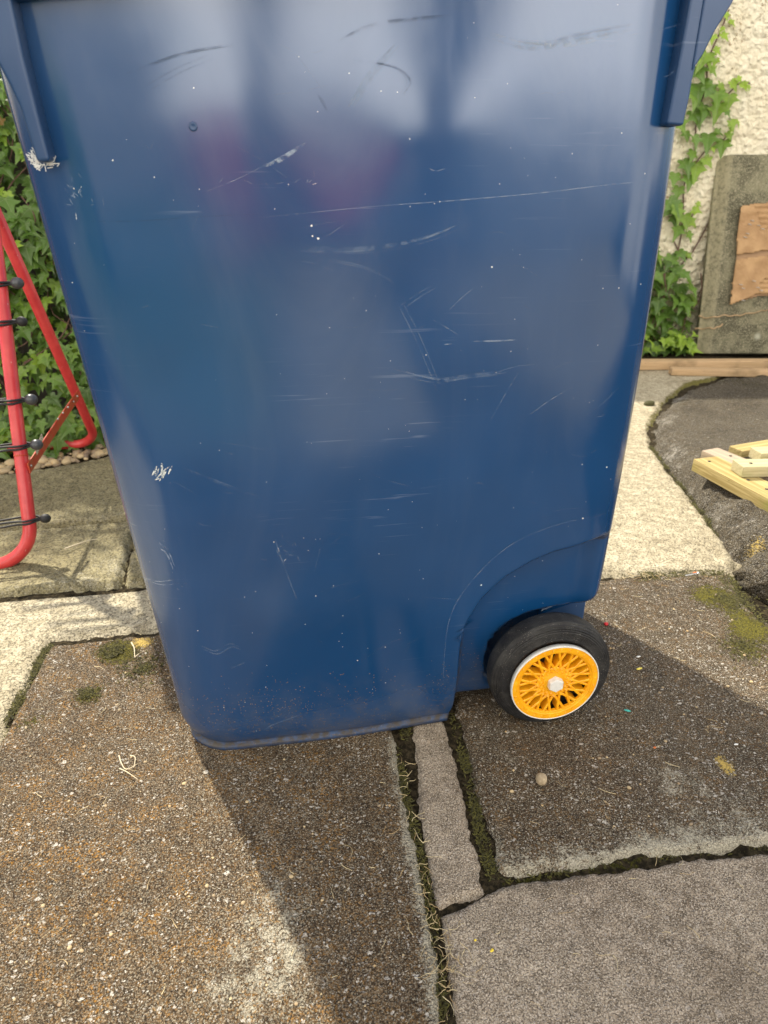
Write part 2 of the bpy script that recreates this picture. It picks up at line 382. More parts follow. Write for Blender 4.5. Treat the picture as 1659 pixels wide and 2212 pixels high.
k = NT('paper_label'); M['paper'] = k.fin(k.mix(k.ramp(k.noise(160, 2, .5, k.scale((1, 1, 3))), .52, .56), (.62, .56, .40), (.25, .20, .13)), .7)

# wall, slab, card, timber
k = NT('cream_roughcast')
wv = k.warp(30, .02)
h = k.math('ADD', k.math('MULTIPLY', k.vor(44, wv, 'SMOOTH_F1'), -1.3), k.math('MULTIPLY', k.noise(90, 4), .8))
c = k.mix(k.ramp(k.noise(9, 4), .35, .7), (.84, .75, .54), (.90, .83, .63))
c = k.mix(k.ramp(k.math('MULTIPLY', k.ramp(k.noise(5, 5, .7), .55, .66), k.ramp(k.noise(90, 4), .5, .62)), .1, .9), c, (.40, .30, .17))
M['wall'] = k.fin(c, .85, k.bump(h, 1.0, .026), .2)
k = NT('weathered_slab')
c = k.mix(k.ramp(k.noise(11, 5), .38, .66), (.085, .080, .050), (.20, .185, .115))
c = k.mix(k.ramp(k.noise(150, 4, .75), .5, .62), c, (.30, .27, .18))
c = k.mix(k.math('MULTIPLY', k.ramp(k.noise(70, 4, .75), .56, .66), .7), c, (.03, .03, .018))
c = k.mix(k.math('MULTIPLY', k.attr('edge'), k.ramp(k.noise(60, 3), .3, .6, .15, .75)), c, (.36, .32, .20))
c = k.mix(k.math('MULTIPLY', k.attr('pale'), .85), c, (.40, .40, .30))
M['slab'] = k.fin(c, .9, k.bump(k.noise(200, 5, .75), .8, .003), .2)
k = NT('brown_cardboard')
c = k.mix(k.ramp(k.noise(14, 4), .35, .7), (.31, .180, .078), (.42, .26, .12))
c = k.mix(k.ramp(k.noise(400, 2), .5, .8, 0, .25), c, (.30, .17, .08))
M['card'] = k.fin(c, .62, k.bump(k.noise(18, 4, .6, None, 1.5), .9, .006), .35)
k = NT('inner_card'); M['card2'] = k.fin((.34, .21, .11), .8)
def m_wood(name, a, b, g, along=(1, 0, 0)):
    k = NT(name)
    ring = k.noise(1, 4, .6, k.scale((3.0, 90, 90)), 1.6)
    c = k.mix(k.ramp(ring, .38, .62), a, b)
    c = k.mix(k.math('MULTIPLY', k.ramp(k.noise(5, 4), .5, .68), .75), c, g)
    c = k.mix(k.ramp(k.noise(1, 3, .6, k.scale((8, 300, 300))), .6, .75, 0, .5), c, tuple(x*.45 for x in a))
    c = k.mix(k.ramp(k.noise(40, 4, .8), .68, .74), c, (.03, .025, .015))
    return k.fin(c, .7, k.bump(k.noise(1, 4, .6, k.scale((12, 260, 260))), .5, .0015), .3)
M['wood1'] = m_wood('yellow_softwood', (.30, .22, .075), (.50, .39, .17), (.24, .25, .05))
M['wood2'] = m_wood('greyed_softwood', (.33, .26, .19), (.46, .36, .25), (.24, .22, .14))
M['wood3'] = m_wood('pale_green_softwood', (.40, .35, .19), (.52, .46, .27), (.30, .32, .12))
M['batten'] = m_wood('weathered_batten', (.40, .27, .14), (.50, .34, .19), (.20, .14, .07))
k = NT('soil_stone')
c = k.mix(k.attr('tint'), (.16, .12, .09), (.52, .40, .22)); c = k.mix(k.ramp(k.noise(90, 3), .5, .75, 0, .6), c, (.50, .30, .10))
M['stone'] = k.fin(c, .8, k.bump(k.noise(120, 4), .5, .002))
k = NT('straw'); M['straw'] = k.fin(k.mix(k.attr('tint'), (.34, .22, .09), (.62, .52, .30)), .6)
k = NT('moss_leaf'); M['moss'] = k.fin(k.mix(k.attr('tint'), (.026, .024, .007), (.105, .095, .014)), .8)
k = NT('woody_stem'); M['stem'] = k.fin((.11, .06, .04), .8)
k = NT('pebble'); M['pebble'] = k.fin(k.mix(k.ramp(k.noise(120, 3), .4, .6), (.30, .23, .14), (.42, .33, .21)), .7)
for nme, colr in (('berry', (.55, .012, .02)), ('teal', (.05, .42, .36)), ('petal', (.75, .62, .10)), ('whitebit', (.72, .72, .68)), ('bluebit', (.05, .18, .5)), ('orangebit', (.62, .16, .03)), ('yel', (.75, .55, .04))):
    k = NT(nme); M[nme] = k.fin(colr, .45)

def m_leaf():
    k = NT('ivy_leaf')
    t = k.attr('tint'); v = k.attr('vein')
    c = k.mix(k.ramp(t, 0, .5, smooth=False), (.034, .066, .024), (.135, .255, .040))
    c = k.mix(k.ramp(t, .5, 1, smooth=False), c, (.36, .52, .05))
    c = k.mix(k.math('GREATER_THAN', t, .99), c, (.26, .13, .045))
    c = k.mix(k.ramp(k.noise(60, 3), .4, .7, 0, .3), c, (.10, .14, .05))
    vm = k.math('POWER', v, 6.0)
    c = k.mix(k.math('MULTIPLY', vm, .75), c, (.36, .42, .20))
    k.fin(c, k.ramp(t, 0, 1, .30, .42, False), k.bump(k.math('SUBTRACT', k.noise(90, 2), k.math('MULTIPLY', vm, 1.2)), .35, .002), .5)
    tr = k.N('ShaderNodeBsdfTranslucent'); k.L(k.mix(.5, c, (.20, .34, .03)), tr.inputs[0])
    mx = k.N('ShaderNodeMixShader'); mx.inputs[0].default_value = .45
    k.L(k.b.outputs[0], mx.inputs[1]); k.L(tr.outputs[0], mx.inputs[2]); k.L(mx.outputs[0], k.out.inputs[0])
    return k.m
M['leaf'] = m_leaf()

# ------------------------------------------------------------------ GROUND
def field(name, x0, x1, y0, y1, res, fn, mat, label=None, cat=None, kind='structure', minsd=-.012):
    nx = int((x1-x0)/res)+1; ny = int((y1-y0)/res)+1
    X, Y = np.meshgrid(np.linspace(x0, x1, nx), np.linspace(y0, y1, ny))
    Z, keep, at_ = fn(X, Y)
    F4 = grid_faces(nx, ny); kf = keep.ravel()
    F4 = F4[kf[F4].any(1)]
    used = np.unique(F4); rm = np.full(nx*ny, -1); rm[used] = np.arange(len(used))
    V = np.stack([X, Y, Z], -1).reshape(-1, 3)[used]
    o = mesh_np(name, V, rm[F4], mat, attrs={k_: np.broadcast_to(a, X.shape).ravel()[used] for k_, a in at_.items()})
    return tag(o, label, cat, kind=kind)
def slab_fn(poly, top=0.0, rag=.006, edge=.010, thick=.016, rough=.0012, pale=None, moss=None, rust=None, yellow=None, seed=0, tilt=None):
    def fn(X, Y):
        s = sd_poly(X, Y, poly)
        s = s+(fbm(X, Y, 38, seed, 4)-.5)*rag*2.6+(fbm(X, Y, 170, seed+5, 2)-.5)*rag*.9
        Z = top-thick*(1-sstep(-edge*.7, edge*.8, s))+(fbm(X, Y, 4, seed+9, 3)-.5)*.005+(fbm(X, Y, 120, seed+3, 3)-.5)*rough*2
        if tilt is not None: Z = Z+tilt(X, Y)
        z0 = np.zeros(X.shape)
        A = {'pale': pale(X, Y, s) if pale else z0, 'moss': moss(X, Y, s) if moss else z0,
             'rust': rust(X, Y, s) if rust else z0, 'yellow': yellow(X, Y, s) if yellow else z0}
        return Z, s > -edge*1.2, A
    return fn
def blob(X, Y, u, v, r, ry=None, z=0):
    cx, cy = gp(u, v, z); ry = ry or r
    return np.clip(1-np.hypot((X-cx)/r, (Y-cy)/ry), 0, 1)

# far ground (one sheet to the horizon) and joint bed
mb = MB(); 
gx = np.concatenate([-np.geomspace(80, 1, 12), np.linspace(-.9, 3, 14), np.geomspace(3.3, 80, 12)])
GX, GY = np.meshgrid(gx, gx); mesh_np('ground', np.stack([GX, GY, np.full(GX.shape, -.075)], -1).reshape(-1, 3), grid_faces(len(gx), len(gx)), M['earth'], attrs={'moss': np.zeros(GX.size)})['kind'] = 'structure'

J1 = [gp(880, 1560), gp(862, 1640), gp(885, 1760), gp(905, 1830), gp(935, 1990), gp(960, 2212), (.125, .2)]
J2 = [(.225, .92), gp(985, 1560), gp(1015, 1680), gp(1040, 1800), gp(1065, 1885), gp(1105, 1895), gp(1250, 1870), gp(1450, 1845), gp(1659, 1822), (.9, .53)]
def bed_fn(X, Y):
    Z = -.0085+(fbm(X, Y, 60, 3, 4)-.5)*.012+(fbm(X, Y, 9, 8, 2)-.5)*.008
    pit = sstep(.95, 1.06, X)*sstep(1.30, 1.2, Y)
    Z = Z-.05*pit+pit*(fbm(X, Y, 45, 31, 4)-.5)*.05
    d = np.minimum(seg_d(X, Y, J1), seg_d(X, Y, J2))
    moss = .42*sstep(.03, .0, d)*sstep(.35, .65, fbm(X, Y, 14, 4, 3))+.05
    moss = np.where(pit > .3, .02, moss)
    return Z, np.ones(X.shape, bool), {'moss': moss, 'pale': moss*0}
field('joint_bed', -1.4, 2.6, -.3, 3.4, .012, bed_fn, M['soil'])

A_ = [gp(105, 1392), gp(345, 1366), (-.1, 1.16), (.12, 1.16), (.125, .95), gp(856, 1600), gp(870, 1700), gp(893, 1800), gp(912, 1900), gp(935, 2010), gp(955, 2212), (.118, .0), (-.52, .0), (-.485, .5), gp(0, 1600)]
W = lambda pts: pts
jl = [gp(856, 1600), gp(870, 1700), gp(893, 1800), gp(912, 1900), gp(935, 2010), gp(955, 2212)]
def paleA(X, Y, s):
    e = 1.0*sstep(.034, .0, seg_d(X, Y, jl))*(.6+.8*fbm(X, Y, 15, 66, 3))
    p = .62*blob(X, Y, 590, 1930, .08, .09)+.62*blob(X, Y, 620, 2090, .12, .09)+.40*blob(X, Y, 480, 2180, .12)+.35*blob(X, Y, 230, 1850, .12)+.4*blob(X, Y, 40, 2010, .06)
    return np.maximum(e, p*1.1)*1.0+.08*fbm(X, Y, 8, 4)+.28*sstep(.012, 0, s)
mossA = lambda X, Y, s: .62*blob(X, Y, 250, 1405, .06)*1.5+.45*blob(X, Y, 310, 1440, .08)+.5*blob(X, Y, 190, 1500, .05)+.45*blob(X, Y, 60, 1560, .06)+.12+.25*blob(X, Y, 210, 1560, .12)
yelA = lambda X, Y, s: 1.2*blob(X, Y, 305, 1388, .05, .04)
rustA = lambda X, Y, s: .55+.5*fbm(X, Y, 5, 77, 2)+.4*blob(X, Y, 0, 1900, .2)-.5*sstep(.0, .12, X)
field('paving_slab', -.56, .16, .02, 1.18, .004, slab_fn(A_, 0, .005, pale=paleA, moss=mossA, yellow=yelA, rust=rustA, seed=1), M['brown'], kind='structure')

B_ = [gp(890, 1580), (.165, .95), (.215, .95), gp(965, 1565), gp(985, 1660), gp(1010, 1760), gp(1040, 1860), gp(1048, 1925), gp(1000, 1945), gp(950, 1960), gp(930, 1900), gp(915, 1800), gp(905, 1720), gp(898, 1640)]
field('paving_strip', .12, .25, .48, .97, .003, slab_fn(B_, -.001, .005, pale=lambda X, Y, s: .75*sstep(.012, 0, s)+.1*fbm(X, Y, 20), rust=None, moss=lambda X, Y, s: .15*sstep(.01, 0, s), seed=21), M['pink'])

C_ = [gp(996, 1560), (.265, 1.21), gp(1320, 1250), gp(1450, 1244), gp(1575, 1240), gp(1600, 1290), gp(1640, 1340), (1.02, .9), (1.05, .52), gp(1659, 1818), gp(1450, 1840), gp(1250, 1864), gp(1130, 1882), gp(1078, 1884), gp(1063, 1800), gp(1041, 1740), gp(1018, 1660)]
ce = [gp(1100, 1875), gp(1250, 1860), gp(1450, 1836), gp(1659, 1814)]
def paleC(X, Y, s):
    d = seg_d(X, Y, ce)
    return .66*sstep(.085, .0, d)*(.55+.9*fbm(X, Y, 13, 55, 3))+.42*blob(X, Y, 1560, 1720, .14, .10)+.6*blob(X, Y, 1450, 1690, .06)+.5*blob(X, Y, 1090, 1640, .05)+.3*blob(X, Y, 1560, 1460, .1)+.10*fbm(X, Y, 9, 5)+.35*sstep(.02, 0, s)
mossC = lambda X, Y, s: .85*blob(X, Y, 1540, 1290, .10, .09)+.8*blob(X, Y, 1620, 1350, .07)+.62*blob(X, Y, 1610, 1400, .10)+.5*blob(X, Y, 1400, 1250, .12, .05)+.08
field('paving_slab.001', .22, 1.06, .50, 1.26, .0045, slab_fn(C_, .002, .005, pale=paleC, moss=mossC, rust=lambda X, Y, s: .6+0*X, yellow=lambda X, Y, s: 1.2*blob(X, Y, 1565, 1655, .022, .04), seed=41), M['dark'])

D_ = [gp(1075, 1908), gp(1250, 1884), gp(1450, 1858), gp(1659, 1838), (.95, .525), (.95, .0), (.135, .0), gp(985, 2212), gp(975, 2120), gp(962, 2030), gp(950, 1968), gp(1005, 1952)]
def paleD(X, Y, s): return .55*sstep(.016, .0, s)+.1*fbm(X, Y, 7, 5)
field('paving_slab.002', .12, .96, .02, .58, .0035, slab_fn(D_, .001, .005, pale=paleD, seed=61, moss=lambda X, Y, s: .5*blob(X, Y, 980, 1955, .03)), M['pink'])

# cream path: left of the bin, behind it and on to the right
P_ = [(-1.3, 1.318), gp(0, 1299), gp(150, 1285), gp(310, 1273), (.1, 1.33), (.45, 1.36), (.6, 2.2), (.9, 2.95), gp(1400, 782), gp(1659, 790), gp(1560, 812), gp(1480, 832), gp(1430, 872), gp(1398, 930), gp(1408, 970), gp(1438, 1012), gp(1478, 1062), gp(1518, 1112), gp(1556, 1162), gp(1585, 1205), gp(1583, 1230), gp(1450, 1236), gp(1320, 1240), (.3, 1.225), (.2, 1.18), (-.1, 1.18), gp(345, 1356), gp(105, 1382), gp(0, 1585), (-.495, .4), (-.53, .0), (-1.3, .0)]
yelE = lambda X, Y, s: .30*blob(X, Y, 1440, 960, .3)+.2*blob(X, Y, 1330, 900, .5)+.22*blob(X, Y, 100, 1330, .3)
mossE = lambda X, Y, s: .50*sstep(1.75, 2.5, Y)*fbm(X, Y, 6, 71)+.45*sstep(.03, 0, s)*(X > .5)
field('path', -1.3, 2.6, .0, 3.2, .010, slab_fn(P_, .003, .008, edge=.016, rough=.0016, yellow=yelE, moss=mossE, pale=lambda X, Y, s: .25+0*X, seed=81), M['cream'])

# mossy slabs on the left
G1 = [(-1.4, 1.345), gp(0, 1285), gp(150, 1272), gp(258, 1266), gp(270, 1215), gp(284, 1170), gp(288, 1133), (-.9, 1.62), (-1.4, 1.62)]
G2 = [gp(272, 1265), gp(330, 1260), (.1, 1.35), (.1, 1.63), gp(296, 1128), gp(288, 1190)]
G3 = [(-1.4, 1.635), gp(100, 1139), gp(290, 1122), (.1, 1.645), (.1, 2.2), gp(240, 992), gp(150, 1012), gp(0, 1035), (-1.4, 2.0)]
gm = lambda X, Y, s: .28*fbm(X, Y, 6, 90)+.12
gpale = lambda X, Y, s: .42*sstep(.10, .0, s)+.25*fbm(X, Y, 7, 93)+.3*blob(X, Y, 190, 1240, .12)
for i, (pg, bb, tp) in enumerate(((G1, (-1.4, -.3, 1.3, 1.66), .012), (G2, (-.42, .12, 1.3, 1.68), .013), (G3, (-1.4, .12, 1.6, 2.24), .013))):
    field('weathered_slab' if i == 0 else 'weathered_slab.%03d' % i, bb[0], bb[1], bb[2], bb[3], .007, slab_fn(pg, tp, .006, edge=.008 if i < 2 else .006, thick=.026, rough=.002, pale=gpale, moss=gm, yellow=lambda X, Y, s: .12+0*X, seed=100+i*7), M['mossy'])

# raised dark slab on the right with a thick broken edge
H_ = [gp(1659, 806), gp(1560, 818), gp(1482, 838), gp(1435, 878), gp(1404, 930), gp(1414, 968), gp(1445, 1010), gp(1484, 1060), gp(1524, 1110), gp(1562, 1158), gp(1592, 1200), (1.07, 1.17), (1.3, 1.10), (2.7, 1.0), (2.7, 2.80)]
def h_fn(X, Y):
    s = sd_poly(X, Y, H_)+(fbm(X, Y, 16, 5, 4)-.5)*.035
    hgt = .012+.068*sstep(2.3, 1.45, Y)
    Z = -.02+(hgt+.02)*np.sqrt(np.clip(sstep(-.012, .075, s), 0, 1))+(fbm(X, Y, 25, 9, 4)-.5)*.028*sstep(.14, .02, s)+(fbm(X, Y, 90, 6, 3)-.5)*.004
    A = {'pale': 0.72*sstep(.12, .02, s)*fbm(X, Y, 9, 2)*1.5+.0, 'moss': .42*sstep(2.0, 2.7, Y)*fbm(X, Y, 8, 3)*1.3+.1, 'rust': .3+0*X, 'yellow': .9*blob(X, Y, 1640, 1160, .05, z=.06)}
    return Z, s > -.014, A
field('raised_slab', .98, 2.7, .98, 2.9, .008, h_fn, M['raised'])
# broken lump of the slab
def rock(name, loc, sc, mat, seed, label, cat, group=None, sub=4, parent=None, amp=.25):
    bm = bmesh.new(); bmesh.ops.create_icosphere(bm, subdivisions=sub, radius=1)
    for v in bm.verts:
        p = v.co; a = np.array([p.x*1.3+seed]); b = np.array([p.y*1.3+p.z*1.7])
        d = 1+(fbm(a, b, 1.5, seed, 4)[0]-.5)*amp*2
        v.co = Vector((p.x*d*sc[0], p.y*d*sc[1], p.z*d*sc[2]))
    me = bpy.data.meshes.new(name); bm.to_mesh(me); bm.free()
    for a_ in ('pale', 'moss', 'rust', 'yellow', 'tint'):
        t = me.attributes.new(a_, 'FLOAT', 'POINT'); t.data.foreach_set('value', [.35 if a_ == 'pale' else .3]*len(me.vertices))
    o = link(name, me, mat, parent); o.location = loc
    if label: tag(o, label, cat, group)
    return o
p = gp(1658, 1222, .03)
rock('broken_concrete', (p[0]+.02, p[1]-.01, .0), (.085, .06, .055), M['raised'], 4, 'rough lump of broken concrete below the raised slab edge at the soil hole', 'stone')

# soil clods in the hole
mb = MB(); V0 = []; F0 = []; 
def ico(sub=1):
    bm = bmesh.new(); bmesh.ops.create_icosphere(bm, subdivisions=sub, radius=1)
    v = np.array([x.co[:] for x in bm.verts]); f = [[y.index for y in x.verts] for x in bm.faces]; bm.free(); return v, np.array(f)
IV, IF = ico(2)
def scatter_stones(name, pts, size, mat, flat=.6, seed=3, **kw):
    r = np.random.default_rng(seed); V = []; Fc = []; T = []
    for i, (x, y, z) in enumerate(pts):
        s = size[0]+(size[1]-size[0])*r.random()**2
        q = IV*(1+(r.random((len(IV), 1))-.5)*.18)*np.array([1, .6+.5*r.random(), flat*(.7+.5*r.random())])*s
        a = r.random()*6.28; R = np.array([[math.cos(a), -math.sin(a), 0], [math.sin(a), math.cos(a), 0], [0, 0, 1]])
        V.append(q@R.T+np.array([x, y, z+s*flat*.35])); Fc.append(IF+i*len(IV)); T.append(np.full(len(IV), r.random()))
    return tag(mesh_np(name, np.concatenate(V), np.concatenate(Fc), mat, attrs={'tint': np.concatenate(T), 'moss': np.concatenate(T)*0}), **kw)
r = np.random.default_rng(5)
scatter_stones('loose_soil', [(.96+r.random()*.45, .95+r.random()*.27, -.045+.02*r.random()) for _ in range(260)], (.004, .016), M['earth'], .8, 6, kind='stuff', label='dark crumbly soil in the hole beside the raised slab')
pts = []
for _ in range(620):
    x = -1.3+1.25*r.random(); yb = np.interp(x, [-1.3, -.85, -.57, -.3], [1.96, 2.02, 2.14, 2.22])
    pts.append((x, yb+.005+.13*r.random()**1.2, -.004+.008*r.random()))
scatter_stones('gravel', pts, (.006, .021), M['stone'], .6, 8, kind='stuff', label='tan and grey gravel between mossy slab and ivy')

# moss tufts along the joints
def blades(name, pts, ln, wd, mat, seed=1, up=.6, curl=1.0, nseg=3, **kw):
    r = np.random.default_rng(seed); V = []; Fc = []; T = []; n = 0
    for (x, y, z) in pts:
        L = ln[0]+(ln[1]-ln[0])*r.random(); w_ = wd*(.6+.8*r.random()); a = r.random()*6.283; el = up*r.random()
        p = np.array([x, y, z]); t = r.random(); ca = a
        for i in range(nseg+1):
            s = np.array([-math.sin(ca), math.cos(ca), 0])*w_*(1-.8*i/nseg)
            V += [p-s, p+s, p+np.array([0, 0, w_*1.2])]; T += [t, t, t]
            ca += curl*(r.random()-.5); d = np.array([math.cos(ca)*math.cos(el), math.sin(ca)*math.cos(el), math.sin(el)])
            el *= .5; p = p+d*L/nseg
        for i in range(nseg):
            b = n+i*3; Fc += [(b, b+3, b+5, b+2), (b+1, b+2, b+5, b+4)]
        n += (nseg+1)*3
    o = mesh_np(name, V, Fc, mat, attrs={'tint': T}); return tag(o, **kw)
mp = []
def along(pts, n, wdt, z=0.0, keep=None):
    out = []; P = np.array(pts); L = np.r_[0, np.cumsum(np.hypot(*np.diff(P, axis=0).T))]
    while len(out) < n:
        t = r.random()*L[-1]; x = np.interp(t, L, P[:, 0]); y = np.interp(t, L, P[:, 1])
        if vn(np.array([x]), np.array([y]), 22, 5)[0] < .52 and r.random() < .85: continue
        out.append((x+(r.random()-.5)*wdt, y+(r.random()-.5)*wdt, z))
    return out
mp += along(J1, 1500, .014, -.008)+along(J2[:5], 1200, .014, -.008)+along(J2[4:], 600, .006, -.010)
mp += along([gp(1400, 1246), gp(1560, 1240), gp(1600, 1300), gp(1640, 1350)], 1500, .035, .0)
mp += along([gp(1405, 965), gp(1440, 1012), gp(1480, 1062), gp(1520, 1112), gp(1560, 1165)], 1500, .018, -.002)
mp += along([gp(105, 1392), gp(60, 1470), gp(0, 1590)], 900, .018, -.004)
for u, v, rr, n in ((245, 1408, .022, 700), (190, 1500, .02, 260), (1570, 1300, .05, 1400), (1610, 1400, .05, 700), (310, 1445, .05, 400)):
    cx, cy = gp(u, v)
    for _ in range(n):
        a = r.random()*6.28; q = rr*abs(r.normal())*.6; mp.append((cx+q*math.cos(a), cy+q*math.sin(a), .001))
blades('moss', mp, (.003, .007), .0011, M['moss'], 4, up=1.3, nseg=2, kind='stuff', label='olive green moss tufts along the paving joints')
# dry grass litter
lp = []
for _ in range(130): lp.append((-.5+.62*r.random(), .35+.8*r.random(), .003))
for _ in range(60): lp.append((.27+.6*r.random(), .58+.6*r.random(), .004))
for _ in range(24): lp.append((.2+.4*r.random(), .38+.15*r.random(), .003))
lp += [(x, y, 0.0) for x, y, z in along(J1, 70, .02)]
lp += [(x, y, .003) for x, y, z in along([gp(1320, 1250), gp(1560, 1245)], 40, .03)]
cx, cy = gp(968, 2065); lp += [(cx+r.normal()*.012, cy+r.normal()*.02, -.003+.006*r.random()) for _ in range(70)]
lp = [q for q in lp if not (-.2 < q[0] < .25 and .81 < q[1] < 1.2)]
blades('dry_grass', lp, (.008, .026), .00040, M['straw'], 9, up=.15, curl=1.3, nseg=5, kind='stuff', label='thin straw coloured dry grass scattered over the paving')
# tiny seeds / grit lying on the slabs
r2 = np.random.default_rng(21)
gpt = [(-.5+.62*r2.random(), .35+.75*r2.random(), .0) for _ in range(260)]+[(.27+.62*r2.random(), .57+.6*r2.random(), .002) for _ in range(160)]
gpt = [q for q in gpt if not (-.2 < q[0] < .25 and .81 < q[1] < 1.2)]
scatter_stones('grit', gpt, (.0012, .0034), M['stone'], .6, 12, kind='stuff', label='fine pale grit loose on the brown paving')

# ------------------------------------------------------------------ small single things
def twig(name, uvs, rr, z, label):
    mb = MB()
    for pl in uvs: 
        P = smooth_path([(*gp(u, v, z), z) for u, v in pl], 4); mb.tube(P, [rr*(1-.6*i/len(P)) for i in range(len(P))], 6)
    return tag(mb.build(name, M['straw']), label, 'twig')
k = NT('bare_twig'); M['twig'] = k.fin((.55, .47, .32), .7); M['straw_'] = M['straw']; M['straw'] = M['twig']
twig('twig', [[(257, 1632), (262, 1648), (273, 1662), (297, 1650)], [(258, 1660), (275, 1668), (298, 1684)], [(281, 1632), (292, 1636), (289, 1658)]], .0011, .006, 'pale forked dry twig on sunlit brown slab left of the bin')
twig('twig.001', [[(284, 1388), (290, 1400), (291, 1420)], [(291, 1420), (301, 1412)]], .0016, .006, 'curled brown twig on the slab corner by yellow lichen')
twig('twig.002', [[(140, 1186), (160, 1178), (190, 1168), (210, 1164)]][0:1], .002, .02, 'thin pale stick on mossy slab beside the red frame foot')
M['straw'] = M['straw_']
x, y = gp(1168, 1694); rock('pebble', (x, y, .010), (.0082, .0088, .0095), M['pebble'], 9, 'single round tan pebble on dark slab below the wheel', 'pebble', sub=3, amp=.08)
def bit(name, u, v, sc, mat, label, cat, rz=0, z=.006, group=None):
    x, y = gp(u, v); o = rock(name, (x, y, z), sc, M[mat], int(u), label, cat, group, 2, amp=.3); o.rotation_euler.z = rz; return o
o = bit('berry', 1308, 1353, (.0045, .004, .0035), 'berry', 'squashed bright red berry on slab beside the tyre', 'berry')
bit('plastic_chip', 1354, 1541, (.006, .0018, .0016), 'teal', 'tiny teal plastic sliver on slab right of the wheel', 'plastic chip', -.5)
bit('petal', 470, 2212-100, (.001, .001, .001), 'petal', None, None) if False else None
bit('petal', 1062, 2060, (.0028, .0016, .001), 'yel', 'small bright yellow petal on the pinkish slab', 'petal', .6)
bit('petal.001', 1026, 2038, (.0016, .0013, .001), 'yel', 'tiny yellow speck of petal beside the dry root clump', 'petal', .1)
bit('fallen_petal', 1380, 1450, (.0060, .0022, .0015), 'petal', 'torn cream petal on slab right of the tyre', 'petal', .2)
bit('fallen_petal.001', 1378, 1424, (.0045, .0018, .0014), 'whitebit', 'curled white petal scrap above the torn cream petal', 'petal', .1)
bit('stone_chip', 1588, 1614, (.0038, .0015, .001), 'whitebit', 'small white chip beside the yellow lichen patch', 'stone chip', -.1)
bit('plastic_chip.001', 1413, 1621, (.0022, .0018, .0015), 'orangebit', 'tiny orange fleck on dark slab right of the wheel', 'plastic chip', .4)
bit('berry.001', 1501, 1243, (.006, .003, .0035), 'orangebit', 'flattened orange red berry on moss at the pale path edge', 'berry')
bit('plastic_chip.002', 1552, 793, (.010, .006, .005), 'bluebit', 'small blue plastic scrap in front of the timber battens', 'plastic chip')
bit('petal.002', 1516, 858, (.016, .006, .004), 'petal', 'yellow petal on the raised dark slab', 'petal')
o = bit('moss_clump', 1402, 876, (.024, .016, .014), 'moss', 'small dark moss clump on the pale path near the battens', 'moss')
# screw lying on the moss
mb = MB(); a = Vector((*gp(1478, 1252), .010)); b = Vector((*gp(1507, 1248), .012)); d = (b-a)
P = [a+d*t for t in np.linspace(0, 1, 40)]; mb.tube(P, [.0012+.0008*(i % 2) if i < 36 else .003 for i in range(40)], 8)
tag(mb.build('screw', M['steel']), 'thin steel screw lying on moss at the pale path edge', 'screw')

# ------------------------------------------------------------------ WHEELIE BIN
YB = .822; 
def yf(z): return YB-.05*np.asarray(z)/.95
def xl(z): return -.187-.069*z
def xr(z): return .468+.036*z-.058*z*z
CREASE = [(.232, -.05), (.236, .0), (.243, .03), (.246, .09), (.246, .153), (.252, .197), (.272, .238), (.303, .272), (.340, .295), (.370, .307), (.432, .318), (.52, .325)]
cpoly = CREASE+[(.7, .325), (.7, -.05)]
def disp(x, z):
    """inward offset of the side panel: wheel arch, wheel housing, slight panel waviness"""
    x = np.asarray(x, float); z = np.asarray(z, float)
    s = sd_poly(x, z, cpoly)                       # >0 inside the arch
    fade = 1-.9*sstep(.425, .468, x)
    d = .034*sstep(-.008, .005, s)*fade
    rw = np.hypot(x-.386, z-.095)
    d = d+.10*np.maximum(sstep(.094, .082, rw), sstep(.36, .385, x)*sstep(.186, .168, z))
    d = d-.006*np.clip(1-((x-.14)/.33)**2, 0, 1)*np.clip(1-((z-.55)/.5)**2, 0, 1)
    d = d-.014*sstep(.24, .05, x)*sstep(.22, .0, z)
    d = d+.0022*(fbm(x, z, 5, 3, 2)-.5)*2
    d = d-.0025*sstep(.028, .014, np.abs(s+.020))*0
    return d
def side_y(x, z): return yf(z)+disp(x, z)
def crease_amt(x, z):
    s = sd_poly(np.asarray(x, float), np.asarray(z, float), cpoly)
    return np.clip(1-np.abs(s-.004)/.0045, 0, 1)
